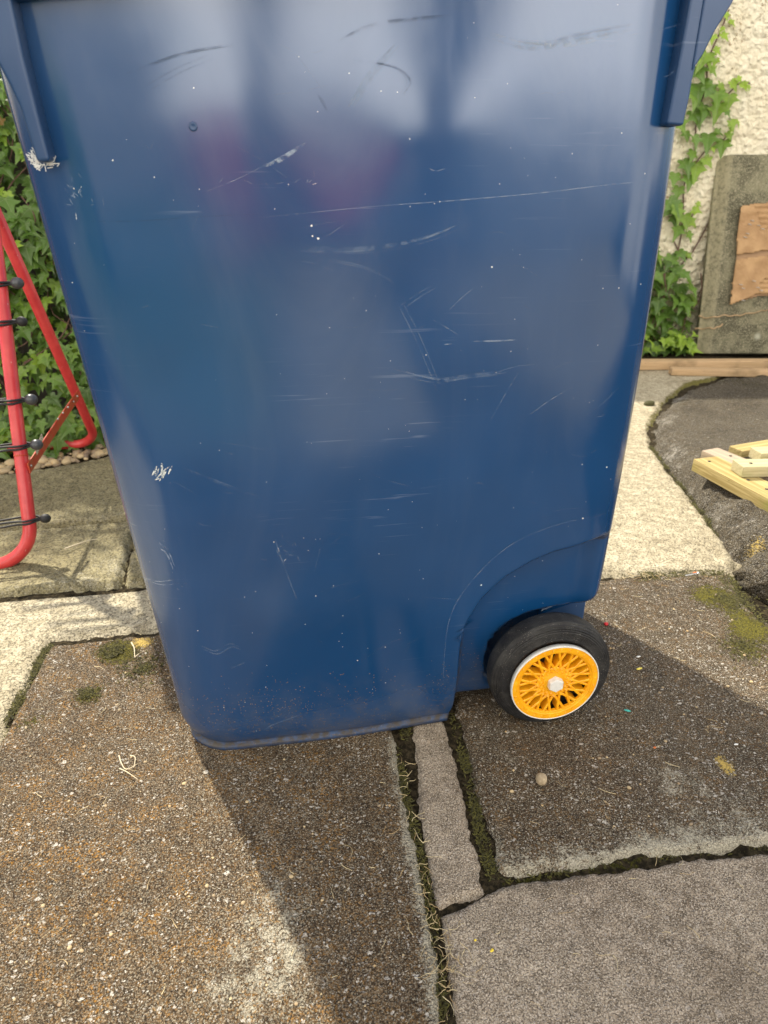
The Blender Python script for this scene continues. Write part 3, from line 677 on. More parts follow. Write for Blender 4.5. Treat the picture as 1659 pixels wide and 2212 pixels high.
def body():
    zs = np.concatenate([np.linspace(0, .06, 16)[:-1], np.linspace(.06, .36, 86)[:-1], np.linspace(.36, 1.03, 70)])
    nf, nc = 180, 18; r = .05; V = []; CR = []
    for z in zs:
        # foot lip and fillet
        ins = 0.0
        if z < .055: ins = .008*((.055-z)/.043)**2 if z > .012 else .008
        if z < .012: ins = .008-.0040*float(sstep(.012, .008, z))
        ins_x = ins*1.5
        L = xl(z)+ins_x; Rr = xr(z)
        if z < .215:                       # rear lower corner turns under above the wheels
            t = min(1, (.215-z)/.028); Rr = Rr-.032*(1-math.sqrt(max(0, 1-t*t)))
            if z < .187: Rr = xr(z)-.032-.05*sstep(.187, .165, z)
        rb = r
        f0 = yf(z)+ins; bk = YB+.47+.05*z/.95-ins
        row = []; cr = []
        # near side, left to right (x), with arcs
        t = np.linspace(0, np.pi/2, nc)
        rl, rx = rb+.022, rb+.045
        ax = L+rl-rl*np.cos(t); ay = f0+rb-rb*np.sin(t)
        row += [(a, b) for a, b in zip(ax, ay)]
        fx = np.linspace(L+rl, Rr-rx, nf+2)[1:-1]; row += [(a, f0) for a in fx]
        ax2 = Rr-rx+rx*np.sin(t); ay2 = f0+rb-rb*np.cos(t); row += [(a, b) for a, b in zip(ax2, ay2)]
        near = len(row)
        row += [(Rr, y_) for y_ in np.linspace(f0+rb, bk-rb, 12)[1:-1]]
        row += [(Rr-rb+rb*math.cos(a), bk-rb+rb*math.sin(a)) for a in t]
        fx2 = np.linspace(Rr-rb, L+rb, 42)[1:-1]; row += [(a, bk) for a in fx2]
        row += [(L+rb-rb*math.sin(a), bk-rb+rb*math.cos(a)) for a in t]
        row += [(L, y_) for y_ in np.linspace(bk-rb, f0+rb, 12)[1:-1]]
        row = np.array(row); xs = row[:, 0]; dd = disp(xs, np.full(len(xs), z)); c_ = crease_amt(xs, np.full(len(xs), z))
        wgt = np.zeros(len(row)); wgt[:near] = 1
        wgt[:nc] = np.sin(t)*1.0; wgt[near-nc:near] = np.cos(t)**.7
        i0 = near+10; wgt[i0+nc:i0+nc+40] = -1; wgt[i0:i0+nc] = -1; wgt[near:near+10] = np.linspace(1, -1, 10)
        row[:, 1] += wgt*dd
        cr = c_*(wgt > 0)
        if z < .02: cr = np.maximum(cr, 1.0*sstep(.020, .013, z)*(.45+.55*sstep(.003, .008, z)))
        zz = np.full(len(row), z); zz = np.maximum(zz, .030*sstep(.238, .252, row[:, 0])); V.append(np.column_stack([row, zz])); CR.append(cr)   # only the front half reaches the ground
    n = len(V[0]); Vv = np.concatenate(V); Fc = grid_faces(n, len(zs), True)
    Vv = np.vstack([Vv, [[0, 1.05, .004]], [[.1, 1.05, 1.03]]]); i = len(Vv)-2
    Fl = Fc.tolist()+[[i, (j+1) % n, j] for j in range(n)]+[[i+1, (len(zs)-1)*n+j, (len(zs)-1)*n+(j+1) % n] for j in range(n)]
    CR = np.concatenate([np.concatenate(CR), [0, 0]])
    # scratches joined in as extra strips of the same part
    mi = [0]*len(Fl); Vl = [Vv]; base = len(Vv); crl = [CR]
    def ribbon(pts, wd, m, taper=True, n_=6, lift=.0005):
        nonlocal base
        P = smooth_path(pts, n_) if len(pts) > 2 else [np.array(pts[0])+(np.array(pts[1])-np.array(pts[0]))*t for t in np.linspace(0, 1, 9)]
        P = np.array(P); T = np.gradient(P, axis=0); T /= np.linalg.norm(T, axis=1)[:, None]+1e-9; Nn = np.column_stack([-T[:, 1], T[:, 0]])
        q = np.linspace(0, 1, len(P)); ww = wd*(np.sqrt(np.clip(np.sin(np.pi*q), .02, 1)) if taper else 1+0*q)
        a = P+Nn*ww[:, None]/2; b = P-Nn*ww[:, None]/2
        vv = np.concatenate([np.column_stack([a[:, 0], side_y(a[:, 0], a[:, 1])-lift, a[:, 1]]), np.column_stack([b[:, 0], side_y(b[:, 0], b[:, 1])-lift, b[:, 1]])])
        nP = len(P)
        for i_ in range(nP-1): Fl.append([base+i_, base+i_+1, base+nP+i_+1, base+nP+i_]); mi.append(m)
        Vl.append(vv); base += 2*nP; crl.append(np.zeros(2*nP))
    def S_(u, v):
        z = .4
        for _ in range(20): p_ = at(u, v, 1, float(yf(z))); z = p_[2]
        return (float(p_[0]), float(p_[2]))
    ribbon([S_(*q) for q in [(956, 1473), (960, 1402), (968, 1344), (985, 1300), (1015, 1256), (1065, 1203), (1123, 1163), (1211, 1130), (1299, 1112)]], .0009, 1)
    ribbon([S_(*q) for q in [(560, 470), (800, 446), (950, 435), (1150, 418), (1320, 398), (1400, 392)]], .0010, 1)
    ribbon([S_(*q) for q in [(180, 478), (300, 477), (430, 468), (560, 462)]], .0014, 3)
    rr = np.random.default_rng(3)
    for pl, wd, m, cnt in ([(752, 232), (775, 200), (800, 160), (852, 98)], .007, 2, 3), ([(575, 360), (605, 345), (660, 310)], .0045, 1, 2), ([(730, 90), (790, 60), (880, 45), (960, 38)], .003, 3, 3), \
        ([(1050, 75), (1150, 98), (1250, 78), (1360, 56)], .004, 2, 6), ([(1130, 92), (1220, 96), (1340, 68)], .0022, 1, 2), ([(640, 535), (760, 538), (850, 528), (930, 508), (1000, 478)], .0016, 2, 7), \
        ([(830, 790), (940, 815), (1000, 808), (1080, 800)], .003, 2, 3), ([(860, 660), (900, 740), (945, 850)], .0018, 2, 2), ([(1020, 735), (1070, 734), (1112, 732)], .002, 1, 1), \
        ([(870, 665), (905, 640), (940, 620)], .0015, 2, 2), ([(955, 742), (975, 740)], .0012, 1, 1), ([(400, 1010), (480, 1040), (560, 1070)], .0018, 2, 2), ([(590, 1150), (610, 1210), (640, 1290)], .0016, 2, 2), \
        ([(760, 130), (850, 145), (885, 175), (870, 205)], .002, 3, 3), ([(685, 205), (697, 222), (706, 240)], .003, 3, 1), ([(570, 1582), (575, 1560), (610, 1545), (640, 1535)], .0016, 2, 2), ([(280, 160), (400, 118), (520, 98)], .0016, 3, 3), ([(310, 190), (380, 150), (450, 120)], .0012, 3, 2), ([(700, 200), (640, 120), (600, 95)], .001, 2, 1), \
        ([(850, 610), (790, 580), (700, 560)], .0012, 2, 2), ([(340, 1180), (360, 1195), (375, 1230)], .0018, 1, 2), ([(310, 1250), (350, 1262), (390, 1258)], .0014, 1, 2), ([(520, 1400), (500, 1395), (470, 1410), (440, 1400)], .0022, 2, 2), ([(1230, 980), (1260, 985), (1290, 970)], .001, 2, 1):
        for c_ in range(cnt):
            off = (rr.random(2)-.5)*np.array([26, 22])*(c_ > 0)
            ribbon([S_(q[0]+off[0], q[1]+off[1]) for q in pl], wd*(.5+.7*rr.random()) if c_ else wd, m)
    for _ in range(70):                   # fine random hairlines
        x0, z0 = -.15+.58*rr.random(), .10+.82*rr.random(); a = rr.normal()*.35+(.3 if rr.random() < .6 else -.2); L_ = .01+.07*rr.random()**2
        if x0 > .2 and z0 < .36: continue
        ribbon([(x0, z0), (x0+L_*.5*math.cos(a), z0+L_*.5*math.sin(a)+.002*rr.normal()), (x0+L_*math.cos(a), z0+L_*math.sin(a))], .0006+.0005*rr.random(), 1 if rr.random() < .15 else 2)
    for cu, cv, n_, sp in ((348, 1027, 16, 9), (335, 1185, 20, 26), (350, 1255, 20, 30), (590, 395, 12, 60), (65, 300, 0, 1), (150, 440, 22, 28), (160, 400, 10, 30), (610, 1190, 14, 25)):
        for _ in range(n_):
            u = cu+rr.normal()*sp; v = cv+rr.normal()*sp*(.6 if cv != 395 else .12); x0, z0 = S_(u, v)
            if x0 < float(xl(z0))+.045: continue
            a = 1.05+rr.normal()*.25 if cv == 1027 else rr.random()*3.1; L_ = .013 if cv == 1027 else .003+.005*rr.random()
            ribbon([(x0, z0), (x0+L_*math.cos(a), z0+L_*math.sin(a))], .0018 if cv == 1027 else .0006, 4 if cv == 1027 or rr.random() < .1 else 1)
    me_o = mesh_np('body', np.concatenate(Vl), Fl, [M['blue'], M['scr'], M['scr_soft'], M['scr_dark'], M['scr_white']], attrs={'crease': np.concatenate(crl)}, midx=mi)
    return me_o
binr = empty('wheelie_bin', (.13, 1.05, 0), 'scratched dark blue plastic wheelie bin with one yellow spoked wheel cover facing the camera', 'wheelie bin')
child(body(), binr)
# gussets under the rim
GL = [(-.203, .96), (-.2025, .889), (-.198, .806), (-.210, .805), (-.213, .832), (-.215, .85), (-.220, .868), (-.226, .885), (-.240, .918), (-.255, .96)]
o = prism('gusset', [(x-.004, z) for x, z in GL], .757+.044, .80+.04, M['blue2'], bevel=.0035, lean=-.05); child(o, binr)
GR = [(x_+.010, z_) for x_, z_ in [(.411, .975), (.411, .946), (.411, .909), (.410, .843), (.4295, .842), (.4305, .867), (.430, .884), (.431, .898), (.431, .947), (.434, .975)]]
o = prism('gusset', GR, .757+.058, .80+.07, M['blue2'], bevel=.003, lean=-.05); child(o, binr)
GR2 = [(x_+.008, z_) for x_, z_ in [(.426, .975), (.428, .890), (.437, .905), (.445, .925), (.457, .947), (.468, .975)]]
o = prism('gusset_flange', GR2, .757+.056, .80+.09, M['blue2'], bevel=.002, lean=-.05); child(o, binr)
o = prism('gusset', [(x, z) for x, z in GR], 1.31+.02, 1.36, M['blue2'], bevel=.003, lean=.05); child(o, binr)
# rim skirt following the sloped top, lid and handle
def ring(y_out, zlo, zhi, name, mat, th=.012):
    def loop(off, zf):
        r_ = .06; L, Rr, f0, bk = -.262-off, .475+off, .772-off, 1.345+off; P = []
        for cx_, cy_, a0 in ((L+r_, f0+r_, math.pi), (Rr-r_, f0+r_, 1.5*math.pi), (Rr-r_, bk-r_, 0), (L+r_, bk-r_, .5*math.pi)):
            for t in np.linspace(0, math.pi/2, 9): P.append((cx_+r_*math.cos(a0+t), cy_+r_*math.sin(a0+t)))
        return [(x, y, zf+.10*(x+.215)) for x, y in P]
    L1 = loop(y_out, zlo); L2 = loop(y_out, zhi); L3 = loop(-.015, zhi); L4 = loop(-.012, zlo-.002)
    n = len(L1); V = L1+L2+L3+L4; Fs = [(a*n+i, a*n+(i+1) % n, ((a+1) % 4)*n+(i+1) % n, ((a+1) % 4)*n+i) for a in range(4) for i in range(n)]
    mb = MB(); mb.add(V, Fs); return mb.build(name, mat, smooth=True, bevel=.002)
child(ring(.022, .931, .975, 'rim', M['blue2']), binr)
def lid():
    V = []; n = 36
    for s_, z_ in ((1.0, .977), (1.0, .992), (.985, 1.003), (.9, 1.016), (.6, 1.028), (.02, 1.034)):
        r_ = .06*s_; cx0, cy0 = .1065, 1.0585; hx, hy = .395*s_, .312*s_
        for sx, sy, a0 in ((-1, -1, math.pi), (1, -1, 1.5*math.pi), (1, 1, 0), (-1, 1, .5*math.pi)):
            for t in np.linspace(0, math.pi/2, 9):
                x = cx0+sx*(hx-r_)+r_*math.cos(a0+t); y = cy0+sy*(hy-r_)+r_*math.sin(a0+t); V.append((x, y, z_+.10*(x+.215)))
    return mesh_np('lid', V, grid_faces(36, 6, True), M['blue2'])
child(lid(), binr)
mb = MB(); mb.tube(round_path([(.44, .84, .99), (.545, .84, 1.0), (.545, 1.28, 1.0), (.44, 1.28, .99)], .03), .014, 14); child(mb.build('handle', M['blue2']), binr)
# axle bracket, axle, wheels
mb = MB(); mb.box((.435, 1.06, .145), (.045, .16, .045)); child(mb.build('axle_bracket', M['blue2'], smooth=False, bevel=.004), binr)
WX, WZ = .3855, .0945
mb = MB(); mb.tube([(WX, .80, WZ), (WX, 1.31, WZ)], .009, 14); child(mb.build('axle', M['steel']), binr)
def wheel(y0, sgn, name='wheel'):
    cz = WZ+.003
    prof = [(.066, .012), (.067, .004), (.0705, .0035), (.073, .0045), (.080, .0035), (.087, .0045), (.0905, .0065), (.092, .0075), (.0926, .0085), (.0932, .0085), (.0941, .0105), (.0946, .0105), (.0953, .013), (.0958, .0132), (.0963, .0160), (.0968, .022), (.0970, .028), (.0965, .036), (.0945, .043), (.088, .047), (.070, .048), (.050, .046), (.012, .046)]
    V, Fc = lathe([(a, y0+sgn*b) for a, b in prof], WX, cz, 144)
    V[:, 2] = np.maximum(V[:, 2], .0015)
    root = bpy.data.objects.new(name, None); COL.objects.link(root); root.location = (WX, y0, WZ); root.empty_display_size = .05
    t = mesh_np('tyre', V, Fc, M['tyre'])
    child(t, root)
    V, Fc = lathe([(.066, y0+sgn*.013), (.03, y0+sgn*.0155), (.002, y0+sgn*.0155)], WX, cz, 64); child(mesh_np('rim', V, Fc, M['black']), root)
    return root
w1 = wheel(.7865, 1)
CZ = WZ-.0012; CY = .7795
V, Fc = lathe([(.0660, CY+.008), (.0700, CY+.0080), (.0703, CY+.0015), (.0700, CY), (.0686, CY-.0003), (.0684, CY+.0008)], WX, CZ, 120)
child(mesh_np('wheel_trim_ring', V, Fc, M['white']), w1)
# yellow lattice cover
V, Fc = lathe([(.0560, CY+.008), (.0684, CY+.006), (.0684, CY+.0006), (.0680, CY+.0002), (.0600, CY+.0004), (.0592, CY+.0018), (.0572, CY+.0022), (.0566, CY+.0034), (.0560, CY+.0036), (.0556, CY+.008)], WX, CZ, 120)
mb = MB(); mb.add(V, Fc.tolist())
def bar(r0, a0, r1, a1, wd, y0_, y1_, ytop1=None):
    p0 = np.array([r0*math.cos(a0), r0*math.sin(a0)]); p1 = np.array([r1*math.cos(a1), r1*math.sin(a1)])
    d = (p1-p0)/np.linalg.norm(p1-p0); nn = np.array([-d[1], d[0]])*wd; ch = .55
    V = []
    for p, yt in ((p0, y0_), (p1, ytop1 if ytop1 is not None else y0_)):
        for s_, y_ in ((-1, y1_), (-1, yt+.0011), (-ch, yt), (ch, yt), (1, yt+.0011), (1, y1_)):
            q = p+nn*s_; V.append((WX+q[0], y_, CZ+q[1]))
    mb.add(V, [(i, i+1, i+7, i+6) for i in range(5)]+[(5, 4, 3, 2, 1, 0), (6, 7, 8, 9, 10, 11)])
NS = 16
for i in range(NS):
    a = 2*math.pi*i/NS+.08
    for s_ in (-1, 1): bar(.0262, a+s_*.02, .0562, a+s_*math.pi/NS*1.45, .00205, CY+.0042, CY+.0205, CY+.0026)
    # pyramid studs round the hub
    for rr_, hh, ww, ao in ((.0262, .0044, .0034, 0), (.0214, .0030, .0026, .5), (.0172, .0020, .0019, 0)):
        aa = a+ao*2*math.pi/NS; c0 = np.array([math.cos(aa), math.sin(aa)]); n0 = np.array([-c0[1], c0[0]])
        q = [c0*(rr_-ww*1.2), c0*rr_+n0*ww, c0*(rr_+ww*1.5), c0*rr_-n0*ww, c0*(rr_+ww*.2)]
        yy = [CY+.0046]*4+[CY+.0046-hh]
        mb.add([(WX+p_[0], y_, CZ+p_[1]) for p_, y_ in zip(q, yy)], [(0, 1, 4), (1, 2, 4), (2, 3, 4), (3, 0, 4)])
V, Fc = lathe([(.0282, CY+.0205), (.0282, CY+.0056), (.0270, CY+.0046), (.0185, CY+.0042), (.0182, CY+.0036), (.0120, CY+.0036), (.002, CY+.0036)], WX, CZ, 80); mb.add(V, Fc.tolist())
cov = mb.build('wheel_cover', M['yellow']); child(cov, w1)
bm = bmesh.new(); bm.from_mesh(cov.data); bmesh.ops.recalc_face_normals(bm, faces=bm.faces); bm.to_mesh(cov.data); bm.free()
cov.data.polygons.foreach_set('use_smooth', [False]*len(cov.data.polygons)); 
# shallow dimple rings (rivet holes) round the flange
mb = MB()
for i in range(30):
    a = 2*math.pi*(i+.3)/30; c0 = (WX+.0642*math.cos(a), CY+.0003, CZ+.0642*math.sin(a))
    V, Fc = lathe([(.0019, c0[1]+.0004), (.0015, c0[1]-.0009), (.0011, c0[1]-.0009), (.0008, c0[1]+.0002), (.0001, c0[1]+.0003)], c0[0], c0[2], 10); mb.add(V, Fc.tolist())
o = mb.build('rivet_ring', M['yellow']); child(o, w1)
# hexagonal centre nut
mb = MB(); V = []
for rr_, y_, nseg in ((.0128, CY+.0035, 6), (.0126, CY-.0040, 6), (.0114, CY-.0054, 6)):
    V += [(WX+rr_*math.cos(math.pi/3*i+.52), y_, CZ+rr_*math.sin(math.pi/3*i+.52)) for i in range(6)]
Fs = [(a*6+i, a*6+(i+1) % 6, (a+1)*6+(i+1) % 6, (a+1)*6+i) for a in range(2) for i in range(6)]+[tuple(range(12, 18))]
mb.add(V, Fs); o = mb.build('hub_nut', M['white'], smooth=False, bevel=.0005); child(o, w1)
child(w1, binr)
w2 = wheel(1.325, -1); child(w2, binr)
# plug in the side panel and spider-web fluff under the left gusset
sx_, sz_ = -.0684, .8368
mb = MB(); V, Fc = lathe([(.0042, float(side_y(sx_, sz_))-.0002), (.0038, float(side_y(sx_, sz_))-.0010), (.0024, float(side_y(sx_, sz_))-.0008), (.0002, float(side_y(sx_, sz_))-.0004)], sx_, sz_, 20); mb.add(V, Fc.tolist())
child(mb.build('rivet', M['black'] if False else M['blue2']), binr)
k = NT('web'); M['web'] = k.fin((.80, .80, .76), .8)
mb = MB(); rr = np.random.default_rng(2)
for _ in range(150):
    u, v = (85+rr.normal()*8, 345+rr.normal()*9) if rr.random() < .8 else (108+rr.normal()*6, 354+rr.normal()*3)
    z = .82; p0 = at(u, v, 1, float(yf(z))-.004+.004*rr.random()); a = rr.random()*3.14; L_ = .002+.005*rr.random()
    mb.tube([p0, p0+np.array([L_*math.cos(a), .001*rr.normal(), L_*math.sin(a)])*.5, p0+np.array([L_*math.cos(a), .0, L_*math.sin(a)])], .00035, 4, False)
tag(mb.build('cobweb', M['web']), 'white fluffy cobweb under the left rim gusset of the bin', 'cobweb')

# ------------------------------------------------------------------ RED TUBULAR FRAME
fr = empty('red_metal_frame', (-.58, 1.8, 0), 'red tubular metal folding frame standing left of the bin with black elastic ties', 'metal frame')
XF = -.58
fy = lambda z: 1.437+.32*z
ry = lambda z: 2.205-.63*z
mb = MB(); mb.tube(round_path([(XF, fy(.95), .95), (XF, fy(.014), .0145), (-1.55, fy(.014), .0145), (-1.55, fy(.95), .95)], .085, 12), .0145, 18); child(mb.build('front_tube', M['red']), fr)
mb = MB(); mb.tube(round_path([(XF-.018, ry(.95)+.0, .95), (XF-.018, ry(.030), .0300), (-1.53, ry(.030), .0300), (-1.53, ry(.95), .95)], .07, 12), .0135, 18); child(mb.build('rear_tube', M['red']), fr)
# collars on the tubes
mb = MB(); z = float(at(48, 982, 0, XF)[2]); mb.tube([(XF, fy(z), z), (XF, fy(z+.003), z+.003)], .0149, 18); child(mb.build('collar', M['rustred']), fr); mb = MB()
z = float(at(166, 848, 0, XF-.018)[2]); mb.tube([(XF-.018, ry(z), z), (XF-.018, ry(z+.003), z+.003)], .0141, 18); child(mb.build('collar', M['rustred']), fr)
# perforated brace bar
p0 = at(169, 852, 0, XF); p1 = at(128, 912, 0, XF+.012); p2 = at(62, 1012, 0, XF+.016)
def strap(pts, wd, th, mat, name, parent):
    P = [Vector(p) for p in pts]; V = []
    for i, p_ in enumerate(P):
        t = (P[min(i+1, len(P)-1)]-P[max(0, i-1)]).normalized(); n_ = Vector((1, 0, 0)); up_ = t.cross(n_).normalized()
        for a_, b_ in ((-1, -1), (1, -1), (1, 1), (-1, 1)): V.append(tuple(p_+up_*wd/2*a_+n_*th/2*b_))
    n = len(P); Fs = [(i*4+j, i*4+(j+1) % 4, (i+1)*4+(j+1) % 4, (i+1)*4+j) for i in range(n-1) for j in range(4)]+[(3, 2, 1, 0), ((n-1)*4, (n-1)*4+1, (n-1)*4+2, (n-1)*4+3)]
    m_ = MB(); m_.add(V, Fs); o_ = m_.build(name, mat, smooth=False, bevel=.001); child(o_, parent); return o_
BP = smooth_path([p0, at(150, 880, 0, XF+.008), p1, at(95, 962, 0, XF+.015), p2], 5)
strap(BP, .024, .0035, M['rustred'], 'brace_bar', fr)
br = fr.children[-1]
for u, v in ((166, 856), (158, 868), (146, 880), (135, 892), (124, 905), (66, 1006)):
    q = at(u, v, 0, XF+.018 if v > 870 else XF+.010); mb = MB(); mb.tube([q, q+np.array([.003, 0, 0])], .0028, 10); child(mb.build('rivet', M['steel']), fr)
q0 = at(92, 942, 0, XF+.0195); q1 = at(78, 978, 0, XF+.0195)
strap([q0, (q0+q1)/2, q1], .015, .0006, M['paper'], 'paper_label', fr)
for i, (v, ub, tone) in enumerate(((612, 20, 1), (705, 12, 0), (865, 50, 1), (960, 65, 1), (1131, 76, 0))):
    z = float(at(ub-20, v, 0, XF)[2]); c0 = Vector((XF, fy(z), z)); mb = MB()
    bx = XF+.028; 
    for dz in (-.004, .004):
        P = [(XF-.12, c0.y-.03, z+dz*2-.006), (XF-.03, c0.y-.018, z+dz), (XF, c0.y-.0175, z+dz*.9), (XF+.0165, c0.y-.006, z+dz*.6), (bx, c0.y, z+dz*.3)]
        mb.tube(smooth_path(P, 4), .0026, 8)
    P = [(bx, c0.y, z), (XF+.012, c0.y+.016, z), (XF-.012, c0.y+.017, z), (XF-.10, c0.y+.0, z-.004)]
    mb.tube(smooth_path(P, 4), .0026, 8)
    e = mb.build('elastic_cord', M['cord']); child(e, fr)
    bm = bmesh.new(); bmesh.ops.create_uvsphere(bm, u_segments=20, v_segments=14, radius=.0122 if tone else .0105)
    for vv in bm.verts: vv.co.x *= 1.12
    me = bpy.data.meshes.new('ball'); bm.to_mesh(me); bm.free(); o = link('ball', me, M['ball'] if tone else M['cord']); o.location = (bx+.007, c0.y, z); 
    o.location = Vector(o.location)-Vector(fr.location); o.parent = e; e_loc = Vector(e.location); o.location = Vector((bx+.007, c0.y, z))-(Vector(fr.location)+e_loc)

# ------------------------------------------------------------------ WALLS
WN = Vector((-.148, -.989, 0)).normalized(); W0 = Vector((2.07, 3.335, 0)); WD = Vector((WN.y*-1, WN.x, 0))   # along the wall to the right
def wpt(s, z, n=0): return W0+WD*s+Vector((0, 0, z))+WN*n
def wall_mesh(name, s0, s1, z1, mat, res, th=.2, amp=.010, parent=None):
    ns = int((s1-s0)/res)+1; nz = int(z1/res)+1
    Sg, Zg = np.meshgrid(np.linspace(s0, s1, ns), np.linspace(-.08, z1, nz))
    D = amp*(fbm(Sg, Zg, 38, 5, 3)-.4)*2; D[-1, :] = -.002
    b = np.array(W0); V = b+Sg[..., None]*np.array(WD)+D[..., None]*np.array(WN); V[..., 2] += Zg
    Vf = V.reshape(-1, 3); Fl = grid_faces(ns, nz).tolist(); n = len(Vf)
    bk = [tuple(wpt(s0, -.08, -th)), tuple(wpt(s1, -.08, -th)), tuple(wpt(s1, z1, -th)), tuple(wpt(s0, z1, -th))]
    Vf = np.vstack([Vf, bk]); tl, tr_ = (nz-1)*ns, nz*ns-1
    Fl += [[n+1, n, n+3, n+2], [tl, tr_, n+2, n+3], [0, tl, n+3, n], [ns-1, n+1, n+2, tr_]]
    return mesh_np(name, Vf, Fl, mat, parent, attrs=None)
wl = wall_mesh('garden_wall', -1.4, 1.6, 1.50, M['wall'], .012)
tag(wl, 'cream roughcast garden wall behind the leaning concrete slab', 'wall')
k = NT('dark_stone_wall'); c = k.mix(k.ramp(k.vor(5, k.warp(8, .1)), .2, .7), (.07, .06, .045), (.035, .03, .022))
M['dwall'] = k.fin(c, .95, k.bump(k.noise(20, 5), .8, .02))
mb = MB(); mb.box((-1.3, 2.86, .66), (1.25, .1, .75)); tag(mb.build('boundary_wall', M['dwall'], smooth=False, bevel=.01), 'dark boundary wall hidden under ivy at the left', 'wall')

# ------------------------------------------------------------------ IVY
HALF = [(.0, .0), (.10, -.10), (.22, -.15), (.36, -.09), (.44, .04), (.33, .17), (.42, .27), (.60, .40), (.45, .46), (.27, .50), (.17, .68), (.09, .92), (.0, 1.12)]
OUT = [(-x, y) for x, y in HALF[::-1]][:-1]+HALF[:-1]
OUT = np.array(OUT); tipv = np.array([1.0 if (abs(x)+1e-3 > .57 or y > 1.1 or (abs(x) > .35 and y < -.05 and abs(x) < .4)) else 0.0 for x, y in OUT])
LV = np.vstack([[0, .10], OUT]); LVN = np.concatenate([[1.0], tipv]); NL = len(LV)
# inner ring for curvature
INN = LV[0]+(OUT-LV[0])*.55; LV = np.vstack([LV, INN]); LVN = np.concatenate([LVN, tipv]); nO = len(OUT)
LF = [(0, 1+nO+i, 1+nO+(i+1) % nO) for i in range(nO)]
LQ = [(1+nO+i, 1+i, 1+(i+1) % nO, 1+nO+(i+1) % nO) for i in range(nO)]
def leaves(name, specs, mat, parent=None, seed=0, origin=None):
    """specs: (pos, normal, tipdir, size, tint)"""
    r_ = np.random.default_rng(seed); V = []; Fc = []; T = []; VN = []; n = 0
    for pos, nrm, tip, sz, tint in specs:
        nrm = np.asarray(nrm, float); nrm /= np.linalg.norm(nrm); tip = np.asarray(tip, float); tip = tip-nrm*tip.dot(nrm); tip /= np.linalg.norm(tip)+1e-9
        sd_ = np.cross(tip, nrm); x = LV[:, 0]*(.8+.35*r_.random()); y = LV[:, 1]-.2
        cu = .3+.9*r_.random(); h = (.10+.45*r_.random())*np.abs(x)-cu*(y-.2)**2*.5-.6*x*x*r_.random()+.06*np.sin(9*x+5*y+r_.random()*6)*r_.random()
        V.append(np.asarray(pos)+sz*(x[:, None]*sd_+y[:, None]*tip+h[:, None]*nrm))
        Fc += [tuple(i+n for i in f) for f in LF+LQ]; n += len(LV)
        T.append(np.full(len(LV), tint)); VN.append(LVN)
    return mesh_np(name, np.concatenate(V), Fc, mat, parent, attrs={'tint': np.concatenate(T), 'vein': np.concatenate(VN)}, origin=origin)
ri = np.random.default_rng(17)
def hedge_y(x, z): return 2.235+.20*z+.10*(float(fbm(np.array([x]), np.array([z]), 5, 12, 3)[0])-.5)*2
sp = []; 
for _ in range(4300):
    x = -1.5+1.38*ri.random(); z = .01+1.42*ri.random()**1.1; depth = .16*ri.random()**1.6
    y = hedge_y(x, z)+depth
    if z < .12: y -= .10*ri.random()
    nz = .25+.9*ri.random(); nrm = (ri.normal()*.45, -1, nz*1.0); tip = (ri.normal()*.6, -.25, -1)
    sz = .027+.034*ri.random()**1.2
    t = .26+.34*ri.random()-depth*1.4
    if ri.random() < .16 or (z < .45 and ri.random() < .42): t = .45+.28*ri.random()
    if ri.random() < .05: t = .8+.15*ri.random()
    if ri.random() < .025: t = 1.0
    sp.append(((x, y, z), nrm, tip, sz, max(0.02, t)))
iv = empty('ivy_hedge', (-.7, 2.4, 0), 'dense green ivy covering the wall behind the red frame', 'ivy')
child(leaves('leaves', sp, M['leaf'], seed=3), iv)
mb = MB()
for _ in range(70):
    x = -1.4+1.4*ri.random(); z = .0+.9*ri.random(); P = []
    for i in range(6):
        P.append((x, hedge_y(x, z)+.03+.02*ri.random(), z)); x += ri.normal()*.05; z += .05+.06*ri.random()
    mb.tube(smooth_path(P, 3), .0022, 5, False)
child(mb.build('stems', M['stem']), iv)
